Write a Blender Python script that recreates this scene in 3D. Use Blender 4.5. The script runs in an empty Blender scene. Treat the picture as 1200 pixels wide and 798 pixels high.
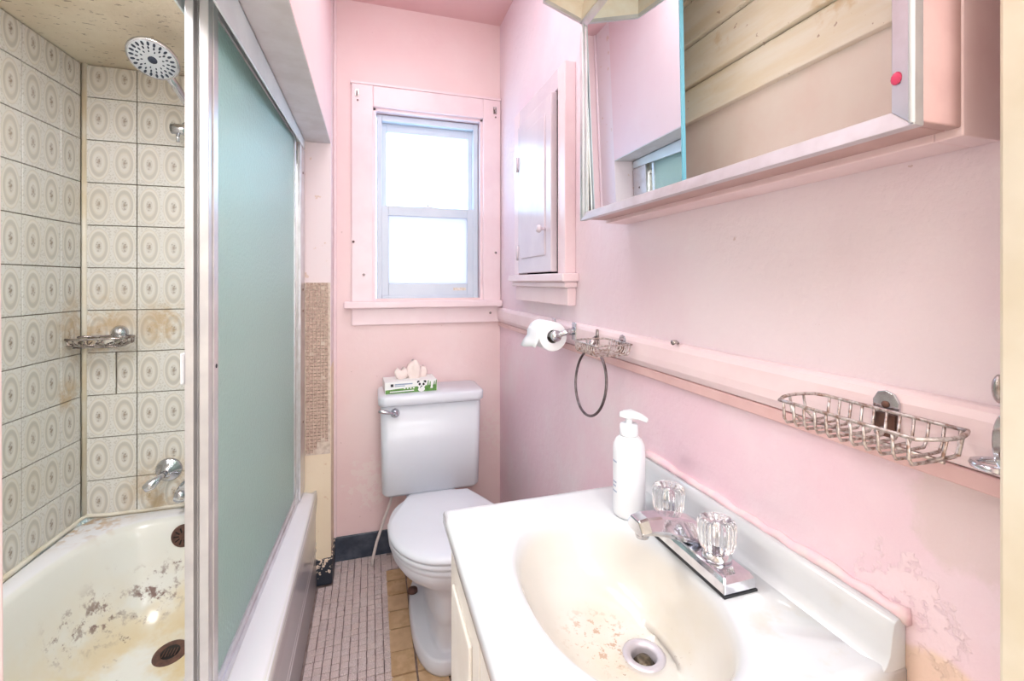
import bpy, bmesh, math, random
from mathutils import Vector, Matrix
random.seed(7)
SC = bpy.context.scene
COL = SC.collection
R = math.radians
PI = math.pi

# ------------------------------------------------------------------ camera
cd = bpy.data.cameras.new('camera')
cd.sensor_width = 36.0
cd.lens = 36.0 * 530 / 1200
cd.shift_y = -69 / 1200
cd.clip_start = 0.02
cam = bpy.data.objects.new('camera', cd)
cam.location = (0, 0, 1.19)
cam.rotation_euler = (R(90), 0, R(-17.3))
COL.objects.link(cam)
SC.camera = cam

# ------------------------------------------------------------------ world: bright overcast sky
W = bpy.data.worlds.new('overcast_sky')
SC.world = W
W.use_nodes = True
bg = W.node_tree.nodes['Background']
bg.inputs['Color'].default_value = (0.47, 0.73, 1.0, 1)
bg.inputs['Strength'].default_value = 5.5

def area(name, loc, rot, sx, sy, power, color, portal=False):
    l = bpy.data.lights.new(name, 'AREA')
    l.shape = 'RECTANGLE'; l.size = sx; l.size_y = sy
    l.energy = power; l.color = color
    if portal: l.cycles.is_portal = True
    o = bpy.data.objects.new(name, l)
    o.location = loc; o.rotation_euler = rot
    COL.objects.link(o)
    return o

area('window_portal', (0.252, 2.19, 1.53), (R(-90), 0, 0), 0.46, 0.80, 1, (1, 1, 1), True)
area('bathroom_fill_light', (0.12, 1.0, 2.37), (0, 0, 0), 0.45, 0.9, 6.5, (0.90, 0.96, 1.0))  # unseen overhead fill, added to light the room evenly
area('hall_overhead_fill', (0.15, -0.75, 2.36), (0, 0, 0), 0.9, 0.9, 24.0, (0.97, 0.97, 0.98))  # unseen, added behind the camera to brighten the room through the doorway
area('hall_wall_fill', (0.2, -1.66, 1.45), (R(90), 0, 0), 0.9, 1.2, 20.0, (0.94, 0.97, 1.0))  # no window here; added to throw level light into the lower room
area('shower_fill_light', (-0.62, 0.80, 1.915), (0, 0, 0), 0.3, 0.6, 11.5, (0.97, 0.98, 1.0))  # no known fixture; added to brighten the alcove and the glass doors

SC.view_settings.view_transform = 'Standard'
SC.view_settings.look = 'None'
SC.view_settings.gamma = 1
SC.view_settings.use_curve_mapping = False
SC.view_settings.exposure = 0.33

# ------------------------------------------------------------------ materials
def lin(c):
    return tuple((v / 255 / 12.92 if v / 255 <= .04045 else ((v / 255 + .055) / 1.055) ** 2.4) for v in c) + (1,)

class NT:
    def __init__(s, name):
        s.m = bpy.data.materials.new(name); s.m.use_nodes = True
        s.t = s.m.node_tree; s.b = s.t.nodes['Principled BSDF']
    def n(s, kind, **kw):
        x = s.t.nodes.new(kind)
        for k, v in kw.items():
            if k.startswith('i_'):
                key = k[2:]
                key = int(key) if key.isdigit() else key.replace('_', ' ')
                x.inputs[key].default_value = v
            else: setattr(x, k, v)
        return x
    def l(s, a, b): s.t.links.new(a, b)
    def math(s, op, a, b=None, c=None, clamp=False):
        x = s.t.nodes.new('ShaderNodeMath'); x.operation = op; x.use_clamp = clamp
        for i, v in enumerate((a, b, c)):
            if v is None: continue
            if isinstance(v, (int, float)): x.inputs[i].default_value = v
            else: s.l(v, x.inputs[i])
        return x.outputs[0]
    def mix(s, f, a, b):
        x = s.t.nodes.new('ShaderNodeMix'); x.data_type = 'RGBA'
        for sock, v in ((x.inputs[0], f), (x.inputs[6], a), (x.inputs[7], b)):
            if isinstance(v, (int, float)): sock.default_value = v
            elif isinstance(v, tuple): sock.default_value = v
            else: s.l(v, sock)
        return x.outputs[2]
    def noise(s, scale, detail=4, rough=.55, vec=None):
        x = s.n('ShaderNodeTexNoise'); x.inputs['Scale'].default_value = scale
        x.inputs['Detail'].default_value = detail; x.inputs['Roughness'].default_value = rough
        if vec is None: vec = s.pos()
        s.l(vec, x.inputs['Vector'])
        return x.outputs['Fac']
    def pos(s):
        if not hasattr(s, '_p'): s._p = s.n('ShaderNodeNewGeometry').outputs['Position']
        return s._p
    def obj(s):
        return s.n('ShaderNodeTexCoord').outputs['Object']
    def ss(s, v, a, b):      # smoothstep ramp 0..1 between a and b
        x = s.n('ShaderNodeMapRange'); x.interpolation_type = 'SMOOTHSTEP'
        s.l(v, x.inputs[0]); x.inputs[1].default_value = a; x.inputs[2].default_value = b
        return x.outputs[0]
    def ball(s, c, r, vec=None, sq=(1, 1, 1)):   # soft spot around a point on the surface
        x = s.n('ShaderNodeVectorMath', operation='SUBTRACT'); s.l(vec or s.pos(), x.inputs[0]); x.inputs[1].default_value = c
        y = s.n('ShaderNodeVectorMath', operation='MULTIPLY'); s.l(x.outputs[0], y.inputs[0]); y.inputs[1].default_value = sq
        z = s.n('ShaderNodeVectorMath', operation='LENGTH'); s.l(y.outputs[0], z.inputs[0])
        return s.ss(z.outputs['Value'], r, r * .25)
    def xyz(s, v):
        x = s.n('ShaderNodeSeparateXYZ'); s.l(v, x.inputs[0]); return x.outputs
    def bump(s, h, strength=.3, dist=.002):
        x = s.n('ShaderNodeBump'); x.inputs['Strength'].default_value = strength; x.inputs['Distance'].default_value = dist
        s.l(h, x.inputs['Height']); s.l(x.outputs[0], s.b.inputs['Normal'])
    def base(s, c):
        if isinstance(c, tuple): s.b.inputs['Base Color'].default_value = c
        else: s.l(c, s.b.inputs['Base Color'])
    def set(s, **k):
        for a, v in k.items(): s.b.inputs[a.replace('_', ' ')].default_value = v
        return s

def plain(name, c1, c2=None, scale=8, rough=.45, metal=0, bump=0, bscale=60, **k):
    t = NT(name)
    if c2: t.base(t.mix(t.ss(t.noise(scale), .35, .7), lin(c1), lin(c2)))
    else: t.base(lin(c1))
    t.set(Roughness=rough, Metallic=metal, **k)
    if bump: t.bump(t.noise(bscale, 5), bump)
    return t.m

M = {}
PINK = (243, 208, 211); PINK2 = (238, 195, 202)
def pink_wall(name, c1, c2, peel=None, lower=None):
    t = NT(name)
    f = t.ss(t.noise(2.3, 5), .38, .66)
    c = t.mix(f, lin(c1), lin(c2))
    sp = t.ss(t.noise(55, 3), .735, .76)          # chips and specks
    c = t.mix(t.math('MULTIPLY', sp, .5), c, lin((196, 160, 152)))
    h = t.noise(34, 6, .6)
    if lower:
        zz = t.xyz(t.pos())[2]
        c = t.mix(t.math('MULTIPLY', t.ss(zz, 1.0, .985), t.ss(t.noise(3.1, 4), .25, .6)), c, lin(lower))
    if peel:
        for (cen, r, col, sc, a, b) in peel:
            msk = t.math('MULTIPLY', t.ball(cen, r), 1.0)
            n = t.ss(t.math('ADD', t.noise(sc, 6, .65), t.math('MULTIPLY', msk, .42)), a, b)
            n = t.math('MULTIPLY', n, t.math('MULTIPLY', t.ss(msk, .02, .25), .7))
            c = t.mix(n, c, lin(col))
            h = t.math('ADD', h, t.math('MULTIPLY', n, .35))
    t.base(c); t.set(Roughness=.33); t.bump(h, .7 if lower else .28, .004 if lower else .0025)
    return t.m
M['pink_back'] = pink_wall('pink_paint_window_wall', (246, 221, 220), (243, 213, 213),
    [((.0, 2.06, .32), .22, (246, 226, 222), 38, .86, .93), ((.55, 2.06, .5), .2, (246, 226, 222), 34, .86, .93)])
M['pink_right'] = pink_wall('pink_paint_vanity_wall', (242, 226, 232), (239, 215, 224),
    [((.58, .36, .82), .10, (247, 222, 228), 45, .80, .86), ((.58, .28, .72), .12, (246, 220, 226), 40, .82, .9),
     ((.58, .30, .95), .10, (226, 206, 204), 9, .66, .84), ((.58, .325, .72), .085, (236, 206, 176), 5, .45, .6)], (241, 208, 220))
M['pink_ceiling'] = plain('pink_ceiling_paint', (236, 196, 195), (230, 187, 187), 3, .6, bump=.2)
M['pink_trim'] = plain('pink_gloss_trim', (247, 224, 227), (243, 217, 221), 9, .28, bump=.12, bscale=40)
M['pink_side'] = plain('shaded_pink_brown_paint', (190, 154, 150), (178, 142, 138), 14, .4, bump=.1)  # pink-brown, darkened in the colour for the shade on the cabinet's side
M['pink_board'] = plain('pale_pink_board', (240, 214, 216), (234, 204, 206), 10, .4, bump=.15)
M['pale_pink_gloss'] = plain('pale_pink_cupboard_paint', (226, 212, 219), (219, 204, 214), 7, .26, bump=.1)
M['rail_lip'] = plain('brown_pink_rail_lip', (228, 190, 188), (216, 174, 172), 9, .5)  # lower step of the chair rail, a darker, browner pink than the rail
M['soffit'] = plain('grey_white_soffit_paint', (224, 221, 219), (214, 209, 205), 14, .6, bump=.3)
M['cream_jamb'] = plain('cream_jamb_wood', (220, 212, 196), (208, 197, 175), 8, .5, bump=.2, bscale=25)
M['blush_jamb'] = plain('blush_jamb_paint', (244, 222, 222), None, 8, .5)
M['hall'] = plain('warm_white_hall_paint', (240, 232, 220), None, 4, .6)
M['black_base'] = plain('black_glazed_base_tile', (52, 60, 74), (78, 86, 100), 25, .3, bump=.2)
M['chipped_base'] = None
M['grout'] = plain('dark_grout', (158, 138, 132), (128, 108, 104), 40, .8, bump=.3)
M['tile_grout'] = plain('pale_tile_grout', (168, 158, 142), (140, 126, 106), 12, .8)
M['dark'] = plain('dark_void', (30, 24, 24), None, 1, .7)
M['brown_edge'] = plain('bare_brown_wood', (140, 100, 84), (110, 76, 64), 30, .6)
M['white_vinyl'] = plain('white_vinyl', (214, 223, 234), (206, 217, 230), 6, .35)
M['porcelain'] = plain('white_porcelain', (228, 230, 238), (224, 226, 234), 3, .28, Coat_Weight=.1)
M['plastic_white'] = plain('white_plastic', (226, 228, 233), None, 1, .35)
M['chrome'] = plain('chrome', (218, 220, 226), (200, 200, 206), 40, .14, 1)
M['old_chrome'] = plain('tarnished_chrome', (190, 184, 182), (120, 104, 98), 70, .25, 1)
M['rust_wire'] = plain('rusty_steel_wire', (206, 198, 196), (140, 112, 100), 160, .35, .8)
M['ring_metal'] = plain('dull_dark_chrome', (128, 118, 122), (100, 88, 90), 60, .28, 1)
M['rust'] = plain('rust_brown', (112, 78, 66), (84, 60, 54), 60, .7)
M['aluminium'] = plain('aluminium', (222, 222, 226), (206, 204, 206), 20, .32, .85)
M['alu_cream'] = plain('aged_aluminium', (220, 217, 217), (204, 201, 203), 12, .32, .4)
M['alu_grey'] = plain('dull_lavender_aluminium', (206, 200, 208), (190, 182, 188), 16, .4, .35)
M['bronze'] = plain('dull_dark_bronze', (112, 100, 82), (70, 60, 48), 90, .35, .6)
M['alu_white'] = plain('pale_painted_aluminium', (226, 232, 231), (214, 220, 220), 9, .4, .15)
M['mirror'] = plain('mirror_silver', (232, 242, 246), None, 1, .015, 1)
M['glass_edge'] = plain('cyan_glass_edge', (120, 190, 214), None, 1, .15)
M['paper'] = plain('soft_white_paper', (250, 250, 252), None, 1, .9)
M['tissue'] = plain('peach_tissue', (246, 228, 222), None, 1, .9)
M['cardboard'] = plain('grey_card', (170, 160, 150), None, 1, .9)
M['vanity_cream'] = plain('cream_vanity_paint', (238, 232, 224), (228, 220, 210), 9, .35, bump=.1)
M['caulk_pink'] = plain('pink_painted_caulk', (244, 206, 214), (236, 216, 216), 40, .5, bump=.5)
M['sealant'] = plain('cream_sealant', (236, 230, 216), (222, 208, 180), 9, .5)
M['nail_polish'] = plain('red_pink_smear', (226, 66, 110), None, 1, .3)
M['hose'] = plain('white_hose', (236, 226, 222), None, 1, .4)
M['canopy'] = plain('cream_lamp_shade', (250, 240, 222), (232, 208, 176), 10, .35)
M['nozzle'] = plain('dark_rubber_nozzle', (48, 56, 74), None, 1, .5)
M['spray_face'] = plain('pale_spray_face', (214, 220, 228), None, 1, .25, .3)
M['green'] = plain('leaf_green_print', (108, 156, 74), (80, 128, 60), 60, .5)
M['ink'] = plain('black_ink', (34, 36, 40), None, 1, .5)
M['blue_ink'] = plain('grey_blue_ink', (150, 164, 190), None, 1, .5)
M['white_print'] = plain('white_print', (246, 246, 244), None, 1, .5)
M['sticker'] = plain('tan_worn_sticker', (214, 200, 178), (240, 236, 230), 90, .6)

def planks_mat():
    t = NT('aged_cream_planks')
    x = t.n('ShaderNodeMapping'); t.l(t.pos(), x.inputs[0]); x.inputs['Scale'].default_value = (14, 2.2, 14)
    c = t.mix(t.ss(t.noise(3, 6, .6, x.outputs[0]), .35, .7), lin((251, 245, 231)), lin((245, 234, 211)))
    c = t.mix(t.math('MULTIPLY', t.ss(t.noise(13, 5, .6), .62, .72), .55), c, lin((222, 192, 142)))
    c = t.mix(t.math('MULTIPLY', t.ss(t.noise(90, 2), .70, .76), .6), c, lin((150, 100, 70)))
    t.base(c); t.set(Roughness=.5); t.bump(t.noise(40, 4), .1)
    return t.m
M['planks'] = planks_mat()
M['plaster_panel'] = plain('pinkish_plaster_panel', (246, 236, 228), (243, 226, 218), 9, .5, bump=.15)

def oval_tile(name):
    t = NT(name)
    o = t.xyz(t.obj())
    # two ovals side by side on each tile, printed in grey-beige on cream
    cell = t.math('ABSOLUTE', t.math('SUBTRACT', t.math('ABSOLUTE', o[0]), .0365))
    u = t.math('DIVIDE', cell, .0315); v = t.math('DIVIDE', o[2], .0635)
    r = t.math('SQRT', t.math('ADD', t.math('MULTIPLY', u, u), t.math('MULTIPLY', v, v)))
    cr = t.n('ShaderNodeValToRGB'); t.l(t.math('DIVIDE', r, 1.5), cr.inputs[0])
    cr.color_ramp.interpolation = 'LINEAR'
    base = (228, 226, 221); dk = (201, 198, 191); md = (212, 209, 203); med = (172, 160, 148)
    stops = [(0, med), (.07, (188, 178, 166)), (.12, md), (.2, (219, 214, 205)), (.24, base), (.36, (222, 217, 207)),
             (.40, (210, 205, 195)), (.46, dk), (.53, (207, 202, 192)), (.57, base), (.62, (232, 227, 216)), (.66, (216, 211, 202)), (.70, base), (1, base)]
    e = cr.color_ramp.elements
    e[0].position, e[0].color = stops[0][0], lin(stops[0][1]); e[1].position, e[1].color = 1, lin(base)
    for p, c in stops[1:-1]:
        k = e.new(p); k.color = lin(c)
    c = cr.outputs[0]
    # filigree in corners and centre
    vo = t.n('ShaderNodeTexVoronoi'); vo.inputs['Scale'].default_value = 150; t.l(t.obj(), vo.inputs['Vector'])
    fil = t.ss(vo.outputs['Distance'], .52, .28)
    corner = t.ss(r, 1.02, 1.1)
    centre = t.ss(r, .34, .2)
    c = t.mix(t.math('MULTIPLY', t.math('MULTIPLY', fil, corner), .38), c, lin((176, 168, 154)))
    c = t.mix(t.math('MULTIPLY', t.math('MULTIPLY', fil, centre), .55), c, lin((122, 106, 94)))
    # rusty soap and valve stains, general yellowing
    st = None
    for cen, rad in (((-.90, 1.9, 1.03), .17), ((-.70, 1.9, .44), .17), ((-.70, 1.9, 1.04), .12), ((-.94, 1.84, .82), .08)):
        b = t.ball(cen, rad)
        st = b if st is None else t.math('MAXIMUM', st, b)
    st = t.math('MULTIPLY', st, t.ss(t.noise(17, 5, .65), .36, .62))
    c = t.mix(t.math('MULTIPLY', st, .75), c, lin((196, 166, 122)))
    c = t.mix(t.math('MULTIPLY', t.ss(t.noise(4, 4), .45, .7), .15), c, lin((216, 200, 170)))
    t.base(c); t.set(Roughness=.2); t.bump(t.noise(30, 2), .06)
    return t.m
M['oval_tile'] = oval_tile('oval_medallion_glazed_tile')

def mosaic_mat():
    t = NT('speckled_pink_grey_mosaic')
    n = t.noise(330, 4, .7)
    oi = t.n('ShaderNodeObjectInfo').outputs['Random']
    c = t.mix(t.ss(n, .36, .64), lin((190, 170, 168)), lin((236, 220, 218)))
    c = t.mix(t.math('MULTIPLY', t.ss(t.noise(500, 2), .56, .62), .55), c, lin((136, 116, 114)))
    c = t.mix(t.math('MULTIPLY', oi, .3), c, lin((220, 196, 186)))
    c = t.mix(t.math('MULTIPLY', t.ss(t.noise(7, 5), .5, .66), .35), c, lin((234, 218, 212)))
    t.base(c); t.set(Roughness=.55)
    return t.m
M['mosaic'] = mosaic_mat()
M['wing_mosaic'] = plain('beige_mosaic_chip', (216, 190, 172), (176, 144, 128), 120, .5)
M['wing_grout'] = plain('pale_wing_grout', (232, 216, 200), (206, 186, 168), 60, .8)

def brown_mat():
    t = NT('tan_brown_floor_tile')
    oi = t.n('ShaderNodeObjectInfo').outputs['Random']
    c = t.mix(t.ss(t.noise(26, 5), .35, .68), lin((192, 156, 116)), lin((214, 182, 142)))
    c = t.mix(t.math('MULTIPLY', oi, .45), c, lin((220, 186, 152)))
    c = t.mix(t.math('MULTIPLY', t.ss(t.noise(60, 3), .70, .74), .8), c, lin((226, 206, 184)))
    c = t.mix(t.math('MULTIPLY', t.ss(t.noise(18, 4), .6, .75), .4), c, lin((156, 116, 82)))
    t.base(c); t.set(Roughness=.45); t.bump(t.noise(50, 5), .3)
    return t.m
M['brown_tile'] = brown_mat()

def wing_mat():
    t = NT('wing_wall_old_paint')
    z = t.math('ADD', t.xyz(t.pos())[2], t.math('MULTIPLY', t.math('SUBTRACT', t.noise(40), .5), .03))
    c = t.mix(t.ss(z, .85, .86), lin((244, 226, 198)), lin((246, 230, 230)))
    c = t.mix(t.math('MULTIPLY', t.ss(t.noise(26, 4), .64, .68), .5), c, lin((222, 186, 150)))
    t.base(c); t.set(Roughness=.5); t.bump(t.noise(30, 4), .3)
    return t.m
M['wing'] = wing_mat()

def chipped():
    t = NT('chipped_black_base')
    n = t.ss(t.math('ADD', t.noise(60, 5), t.math('MULTIPLY', t.math('SUBTRACT', t.xyz(t.pos())[2], .05), 2.2)), .6, .64)
    t.base(t.mix(n, lin((44, 50, 62)), lin((238, 220, 200)))); t.set(Roughness=.5); t.bump(t.noise(50), .4)
    return t.m
M['chipped_base'] = chipped()

def alcove_ceiling():
    t = NT('flaking_cream_shower_ceiling')
    c = t.mix(t.ss(t.noise(5, 5), .35, .7), lin((236, 224, 202)), lin((222, 206, 180)))
    x = t.n('ShaderNodeMapping'); t.l(t.pos(), x.inputs[0]); x.inputs['Scale'].default_value = (30, 85, 40)
    c = t.mix(t.math('MULTIPLY', t.ss(t.noise(1.3, 3, .6, x.outputs[0]), .63, .67), .8), c, lin((126, 100, 76)))
    t.base(c); t.set(Roughness=.5); t.bump(t.noise(45, 5), .6, .004)
    return t.m
M['alcove_ceiling'] = alcove_ceiling()

def tub_mat():
    t = NT('stained_cream_enamel')
    p = t.pos(); z = t.xyz(p)[2]
    c = t.mix(t.ss(z, .374, .379), lin((236, 236, 231)), lin((243, 243, 248)))
    c = t.mix(t.math('MULTIPLY', t.math('MULTIPLY', t.ss(t.noise(3.5, 4), .4, .7), .3), t.ss(z, .378, .36)), c, lin((240, 230, 204)))
    inner = t.ss(z, .36, .30)
    # yellow wash on the basin floor near the drain
    yl = t.math('MULTIPLY', t.ball((-.56, 1.52, .07), .42), t.ss(t.noise(7, 5), .36, .62))
    c = t.mix(t.math('MULTIPLY', yl, .8), c, lin((222, 196, 140)))
    # purple-brown grime patches
    g = None
    for cen, rad, a in (((-.82, 1.69, .16), .13, .50), ((-.68, 1.77, .17), .12, .51), ((-.86, 1.60, .18), .11, .52), ((-.62, 1.79, .22), .09, .56), ((-.75, 1.71, .12), .2, .58), ((-.72, 1.62, .1), .28, .63)):
        k = t.math('MULTIPLY', t.ball(cen, rad), t.ss(t.noise(23, 8, .74), a, a + .09))
        g = k if g is None else t.math('MAXIMUM', g, k)
    c = t.mix(t.math('MULTIPLY', g, .9), c, lin((118, 84, 78)))
    # orange rust along the back ledge
    ru = t.math('MULTIPLY', t.ball((-.93, 1.88, .38), .2), t.ss(t.noise(30, 5), .45, .6))
    c = t.mix(t.math('MULTIPLY', ru, .7), c, lin((196, 150, 90)))
    t.base(c); t.set(Roughness=.16)
    return t.m
M['tub'] = tub_mat()
M['tub_apron'] = plain('white_tub_apron_enamel', (252, 251, 253), (249, 247, 251), 4, .14)

def sink_mat():
    t = NT('cultured_marble_white')
    p = t.pos(); z = t.xyz(p)[2]
    c = t.mix(t.ss(t.noise(6, 4), .4, .7), lin((208, 210, 213)), lin((202, 205, 210)))
    inb = t.ss(z, .752, .72)
    c = t.mix(inb, c, lin((212, 207, 200)))
    low = t.math('MULTIPLY', t.ball((.37, .58, .645), .16), t.ss(t.noise(9, 4), .3, .65))
    c = t.mix(t.math('MULTIPLY', low, .5), c, lin((200, 182, 148)))
    k = t.math('MULTIPLY', t.ball((.335, .62, .645), .08), t.ss(t.noise(75, 6, .7), .53, .6))
    c = t.mix(t.math('MULTIPLY', k, .7), c, lin((176, 132, 100)))
    k2 = t.math('MULTIPLY', t.ball((.37, .55, .645), .10), t.ss(t.noise(120, 4, .7), .64, .68))
    c = t.mix(t.math('MULTIPLY', k2, .8), c, lin((132, 92, 66)))
    k3 = t.math('MULTIPLY', t.ball((.50, .42, .755), .09), t.ss(t.noise(20, 5), .5, .68))
    c = t.mix(t.math('MULTIPLY', k3, .5), c, lin((198, 184, 162)))
    t.base(c); t.set(Roughness=.14, Coat_Weight=.3)
    return t.m
M['marble'] = sink_mat()

def frosted(name, col, rough, tr):
    t = NT(name)
    t.base(lin(col))
    n = t.noise(120, 4)
    t.set(Roughness=rough, IOR=1.25)
    t.b.inputs['Transmission Weight'].default_value = tr
    t.bump(n, .5, .003)
    return t.m
M['frosted'] = frosted('frosted_aqua_glass', (224, 250, 244), .40, .72)
M['light_frosted'] = frosted('lightly_frosted_glass', (248, 254, 252), .15, 1.0)
def clear_pane(name, col, rough):
    m = bpy.data.materials.new(name); m.use_nodes = True
    nt = m.node_tree
    for x in list(nt.nodes):
        if x.type != 'OUTPUT_MATERIAL': nt.nodes.remove(x)
    out = [x for x in nt.nodes if x.type == 'OUTPUT_MATERIAL'][0]
    if rough == 0:
        a = nt.nodes.new('ShaderNodeBsdfTransparent')
    else:
        a = nt.nodes.new('ShaderNodeBsdfTranslucent')
    a.inputs['Color'].default_value = col
    b = nt.nodes.new('ShaderNodeBsdfGlossy'); b.inputs['Roughness'].default_value = .05 + rough
    mx = nt.nodes.new('ShaderNodeMixShader'); mx.inputs[0].default_value = .05
    nt.links.new(a.outputs[0], mx.inputs[1]); nt.links.new(b.outputs[0], mx.inputs[2]); nt.links.new(mx.outputs[0], out.inputs[0])
    return m
M['clear_pane'] = clear_pane('clear_window_glass', (.95, 1, 1, 1), 0)
M['frost_pane'] = clear_pane('frosted_window_glass', (.60, .51, .50, 1), .3)
def acrylic():
    t = NT('clear_acrylic'); t.base((1, 1, 1, 1)); t.set(Roughness=.04, IOR=1.45); t.b.inputs['Transmission Weight'].default_value = 1.0
    return t.m
M['acrylic'] = acrylic()

# ------------------------------------------------------------------ mesh helpers
class MB:
    def __init__(s): s.v = []; s.f = []; s.sm = []
    def add(s, vs, fs, smooth=False, mat=None):
        o = len(s.v)
        s.v += [tuple(mat @ Vector(p)) if mat else tuple(p) for p in vs]
        s.f += [tuple(i + o for i in f) for f in fs]; s.sm += [smooth] * len(fs)
        return s
    def box(s, x0, x1, y0, y1, z0, z1, mat=None):
        v = [(x, y, z) for z in (z0, z1) for y in (y0, y1) for x in (x0, x1)]
        return s.add(v, [(0, 2, 3, 1), (4, 5, 7, 6), (0, 1, 5, 4), (2, 6, 7, 3), (0, 4, 6, 2), (1, 3, 7, 5)], False, mat)
    def rings(s, rings, closed=True, cap0=True, cap1=True, smooth=True, mat=None):
        n = len(rings[0]); v = [p for r in rings for p in r]; f = []
        m = n if closed else n - 1
        for i in range(len(rings) - 1):
            for j in range(m):
                a = i * n + j; b = i * n + (j + 1) % n
                f.append((a, b, b + n, a + n))
        if cap0: f.append(tuple(reversed(range(n))))
        if cap1: f.append(tuple(range((len(rings) - 1) * n, len(rings) * n)))
        return s.add(v, f, smooth, mat)
    def tube(s, pts, r, n=8, closed=False, mat=None):
        pts = [Vector(p) for p in pts]; rr = r if isinstance(r, (list, tuple)) else [r] * len(pts)
        k = len(pts); rings = []; up = None
        for i, p in enumerate(pts):
            a = pts[(i - 1) % k] if (closed or i > 0) else p
            b = pts[(i + 1) % k] if (closed or i < k - 1) else p
            d = (b - a).normalized()
            if up is None:
                up = Vector((0, 0, 1)) if abs(d.z) < .9 else Vector((1, 0, 0))
            x = d.cross(up).normalized(); y = x.cross(d).normalized(); up = y
            rings.append([p + (x * math.cos(2 * PI * q / n) + y * math.sin(2 * PI * q / n)) * rr[i] for q in range(n)])
        if closed: rings.append(rings[0])
        return s.rings(rings, True, not closed, not closed, True, mat)
    def lathe(s, prof, n=32, mat=None, flute=0, amp=0, cap=True):
        rings = []
        for (r, z) in prof:
            rings.append([((r * (1 + (amp * math.cos(flute * 2 * PI * j / n) if flute and r > .004 else 0))) * math.cos(2 * PI * j / n),
                           (r * (1 + (amp * math.cos(flute * 2 * PI * j / n) if flute and r > .004 else 0))) * math.sin(2 * PI * j / n), z) for j in range(n)])
        return s.rings(rings, True, cap, cap, True, mat)
    def build(s, name, material, parent=None, bevel=0, seg=2, autosmooth=True, weld=False):
        me = bpy.data.meshes.new(name); me.from_pydata(s.v, [], s.f); me.update()
        for p, k in zip(me.polygons, s.sm): p.use_smooth = k
        bm = bmesh.new(); bm.from_mesh(me)
        if weld: bmesh.ops.remove_doubles(bm, verts=bm.verts, dist=1e-5)
        bmesh.ops.recalc_face_normals(bm, faces=bm.faces); bm.to_mesh(me); bm.free()
        me.materials.append(material)
        o = bpy.data.objects.new(name, me); COL.objects.link(o)
        if parent: o.parent = parent
        if bevel:
            b = o.modifiers.new('bevel', 'BEVEL'); b.width = bevel; b.segments = seg; b.limit_method = 'ANGLE'; b.angle_limit = R(40)
        return o

def axis_mat(origin, z, x=None):
    z = Vector(z).normalized()
    x = Vector(x) if x else (Vector((1, 0, 0)) if abs(z.x) < .9 else Vector((0, 1, 0)))
    y = z.cross(x).normalized(); x = y.cross(z)
    m = Matrix((x, y, z)).transposed().to_4x4(); m.translation = Vector(origin)
    return m

def tag(o, label, cat, group=None):
    o['label'] = label; o['category'] = cat
    if group: o['group'] = group
    return o
def thing(name, loc, label, cat, group=None, rz=0):
    o = bpy.data.objects.new(name, None); COL.objects.link(o); o.location = loc; o.rotation_euler = (0, 0, rz)
    o.empty_display_size = .05
    return tag(o, label, cat, group)
def struct(o): o['kind'] = 'structure'; return o
def stuff(o): o['kind'] = 'stuff'; return o
def share(src, name, parent, loc, rot=None, scale=None):
    o = bpy.data.objects.new(name, src.data); COL.objects.link(o); o.parent = parent; o.location = loc
    for md in src.modifiers:
        b = o.modifiers.new(md.name, md.type); b.width = md.width; b.segments = md.segments; b.limit_method = md.limit_method; b.angle_limit = md.angle_limit
    if rot: o.rotation_euler = rot
    if scale: o.scale = scale
    return o

# ------------------------------------------------------------------ the setting
XR = .582; YB = 2.06; YA = 1.915; ZC = 2.398; XH = -.152; ZS = 1.735; ZA = 1.935
floor = struct(MB().box(-.30, .60, .1, 2.09, -.06, -.007).build('floor', M['grout']))
struct(MB().box(-1.4, 1.6, -1.7, .1, -.06, 0).build('floor', M['hall']))
struct(MB().box(-.34, XR + .12, .12, YB + .12, ZC, ZC + .06).build('ceiling', M['pink_ceiling']))
struct(MB().box(-1.12, -.33, .12, YA + .1, ZA, ZA + .06).build('ceiling', M['alcove_ceiling']))
# window wall with its opening
OX0, OX1, OZ0, OZ1 = .008, .497, 1.115, 1.947
wb = MB()
wb.box(-.30, OX0, YB, YB + .12, 0, ZC); wb.box(OX1, XR + .12, YB, YB + .12, 0, ZC)
wb.box(OX0, OX1, YB, YB + .12, 0, OZ0); wb.box(OX0, OX1, YB, YB + .12, OZ1, ZC)
struct(wb.build('wall_back', M['pink_back']))
# vanity wall with a niche for the built-in cupboard
NY0, NY1, NZ0, NZ1 = 1.275, 1.672, 1.215, 1.79
wr = MB()
wr.box(XR, XR + .12, .10, NY0, 0, ZC); wr.box(XR, XR + .12, NY1, YB, 0, ZC)
wr.box(XR, XR + .12, NY0, NY1, 0, NZ0); wr.box(XR, XR + .12, NY0, NY1, NZ1, ZC)
struct(wr.build('wall_right', M['pink_right']))
# shower end wall and wing
wall_shower = struct(MB().box(-1.10, -.152, YA + .007, YB, 0, ZC).build('wall_shower', M['wing']))
# long tiled wall, slightly splayed
LA = Vector((-.942, YA, 0)); LD = Vector((-.0524, -.9986, 0)); LN = Vector((.9986, -.0524, 0))
lrot = math.atan2(LD.y, LD.x)
lm = Matrix.Translation(LA) @ Matrix.Rotation(lrot, 4, 'Z')
wall_left = MB().box(-.1, 1.75, -.09, -.007, 0, ZA, None).build('wall_left', M['tile_grout']); struct(wall_left)
wall_left.matrix_world = lm
gm = MB().box(-.942, -.305, YA + .0045, YA + .007, .36, ZA).build('tile_bed', M['tile_grout'], wall_shower)
# header beam above the tub
struct(MB().box(-.31, XH, .12, YA + .007, ZS + .004, ZC).build('wall_header', M['pink_back']))
struct(MB().box(-.31, XH - .001, .12, YA + .005, ZS, ZS + .004).build('trim_2', M['soffit']))
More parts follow.
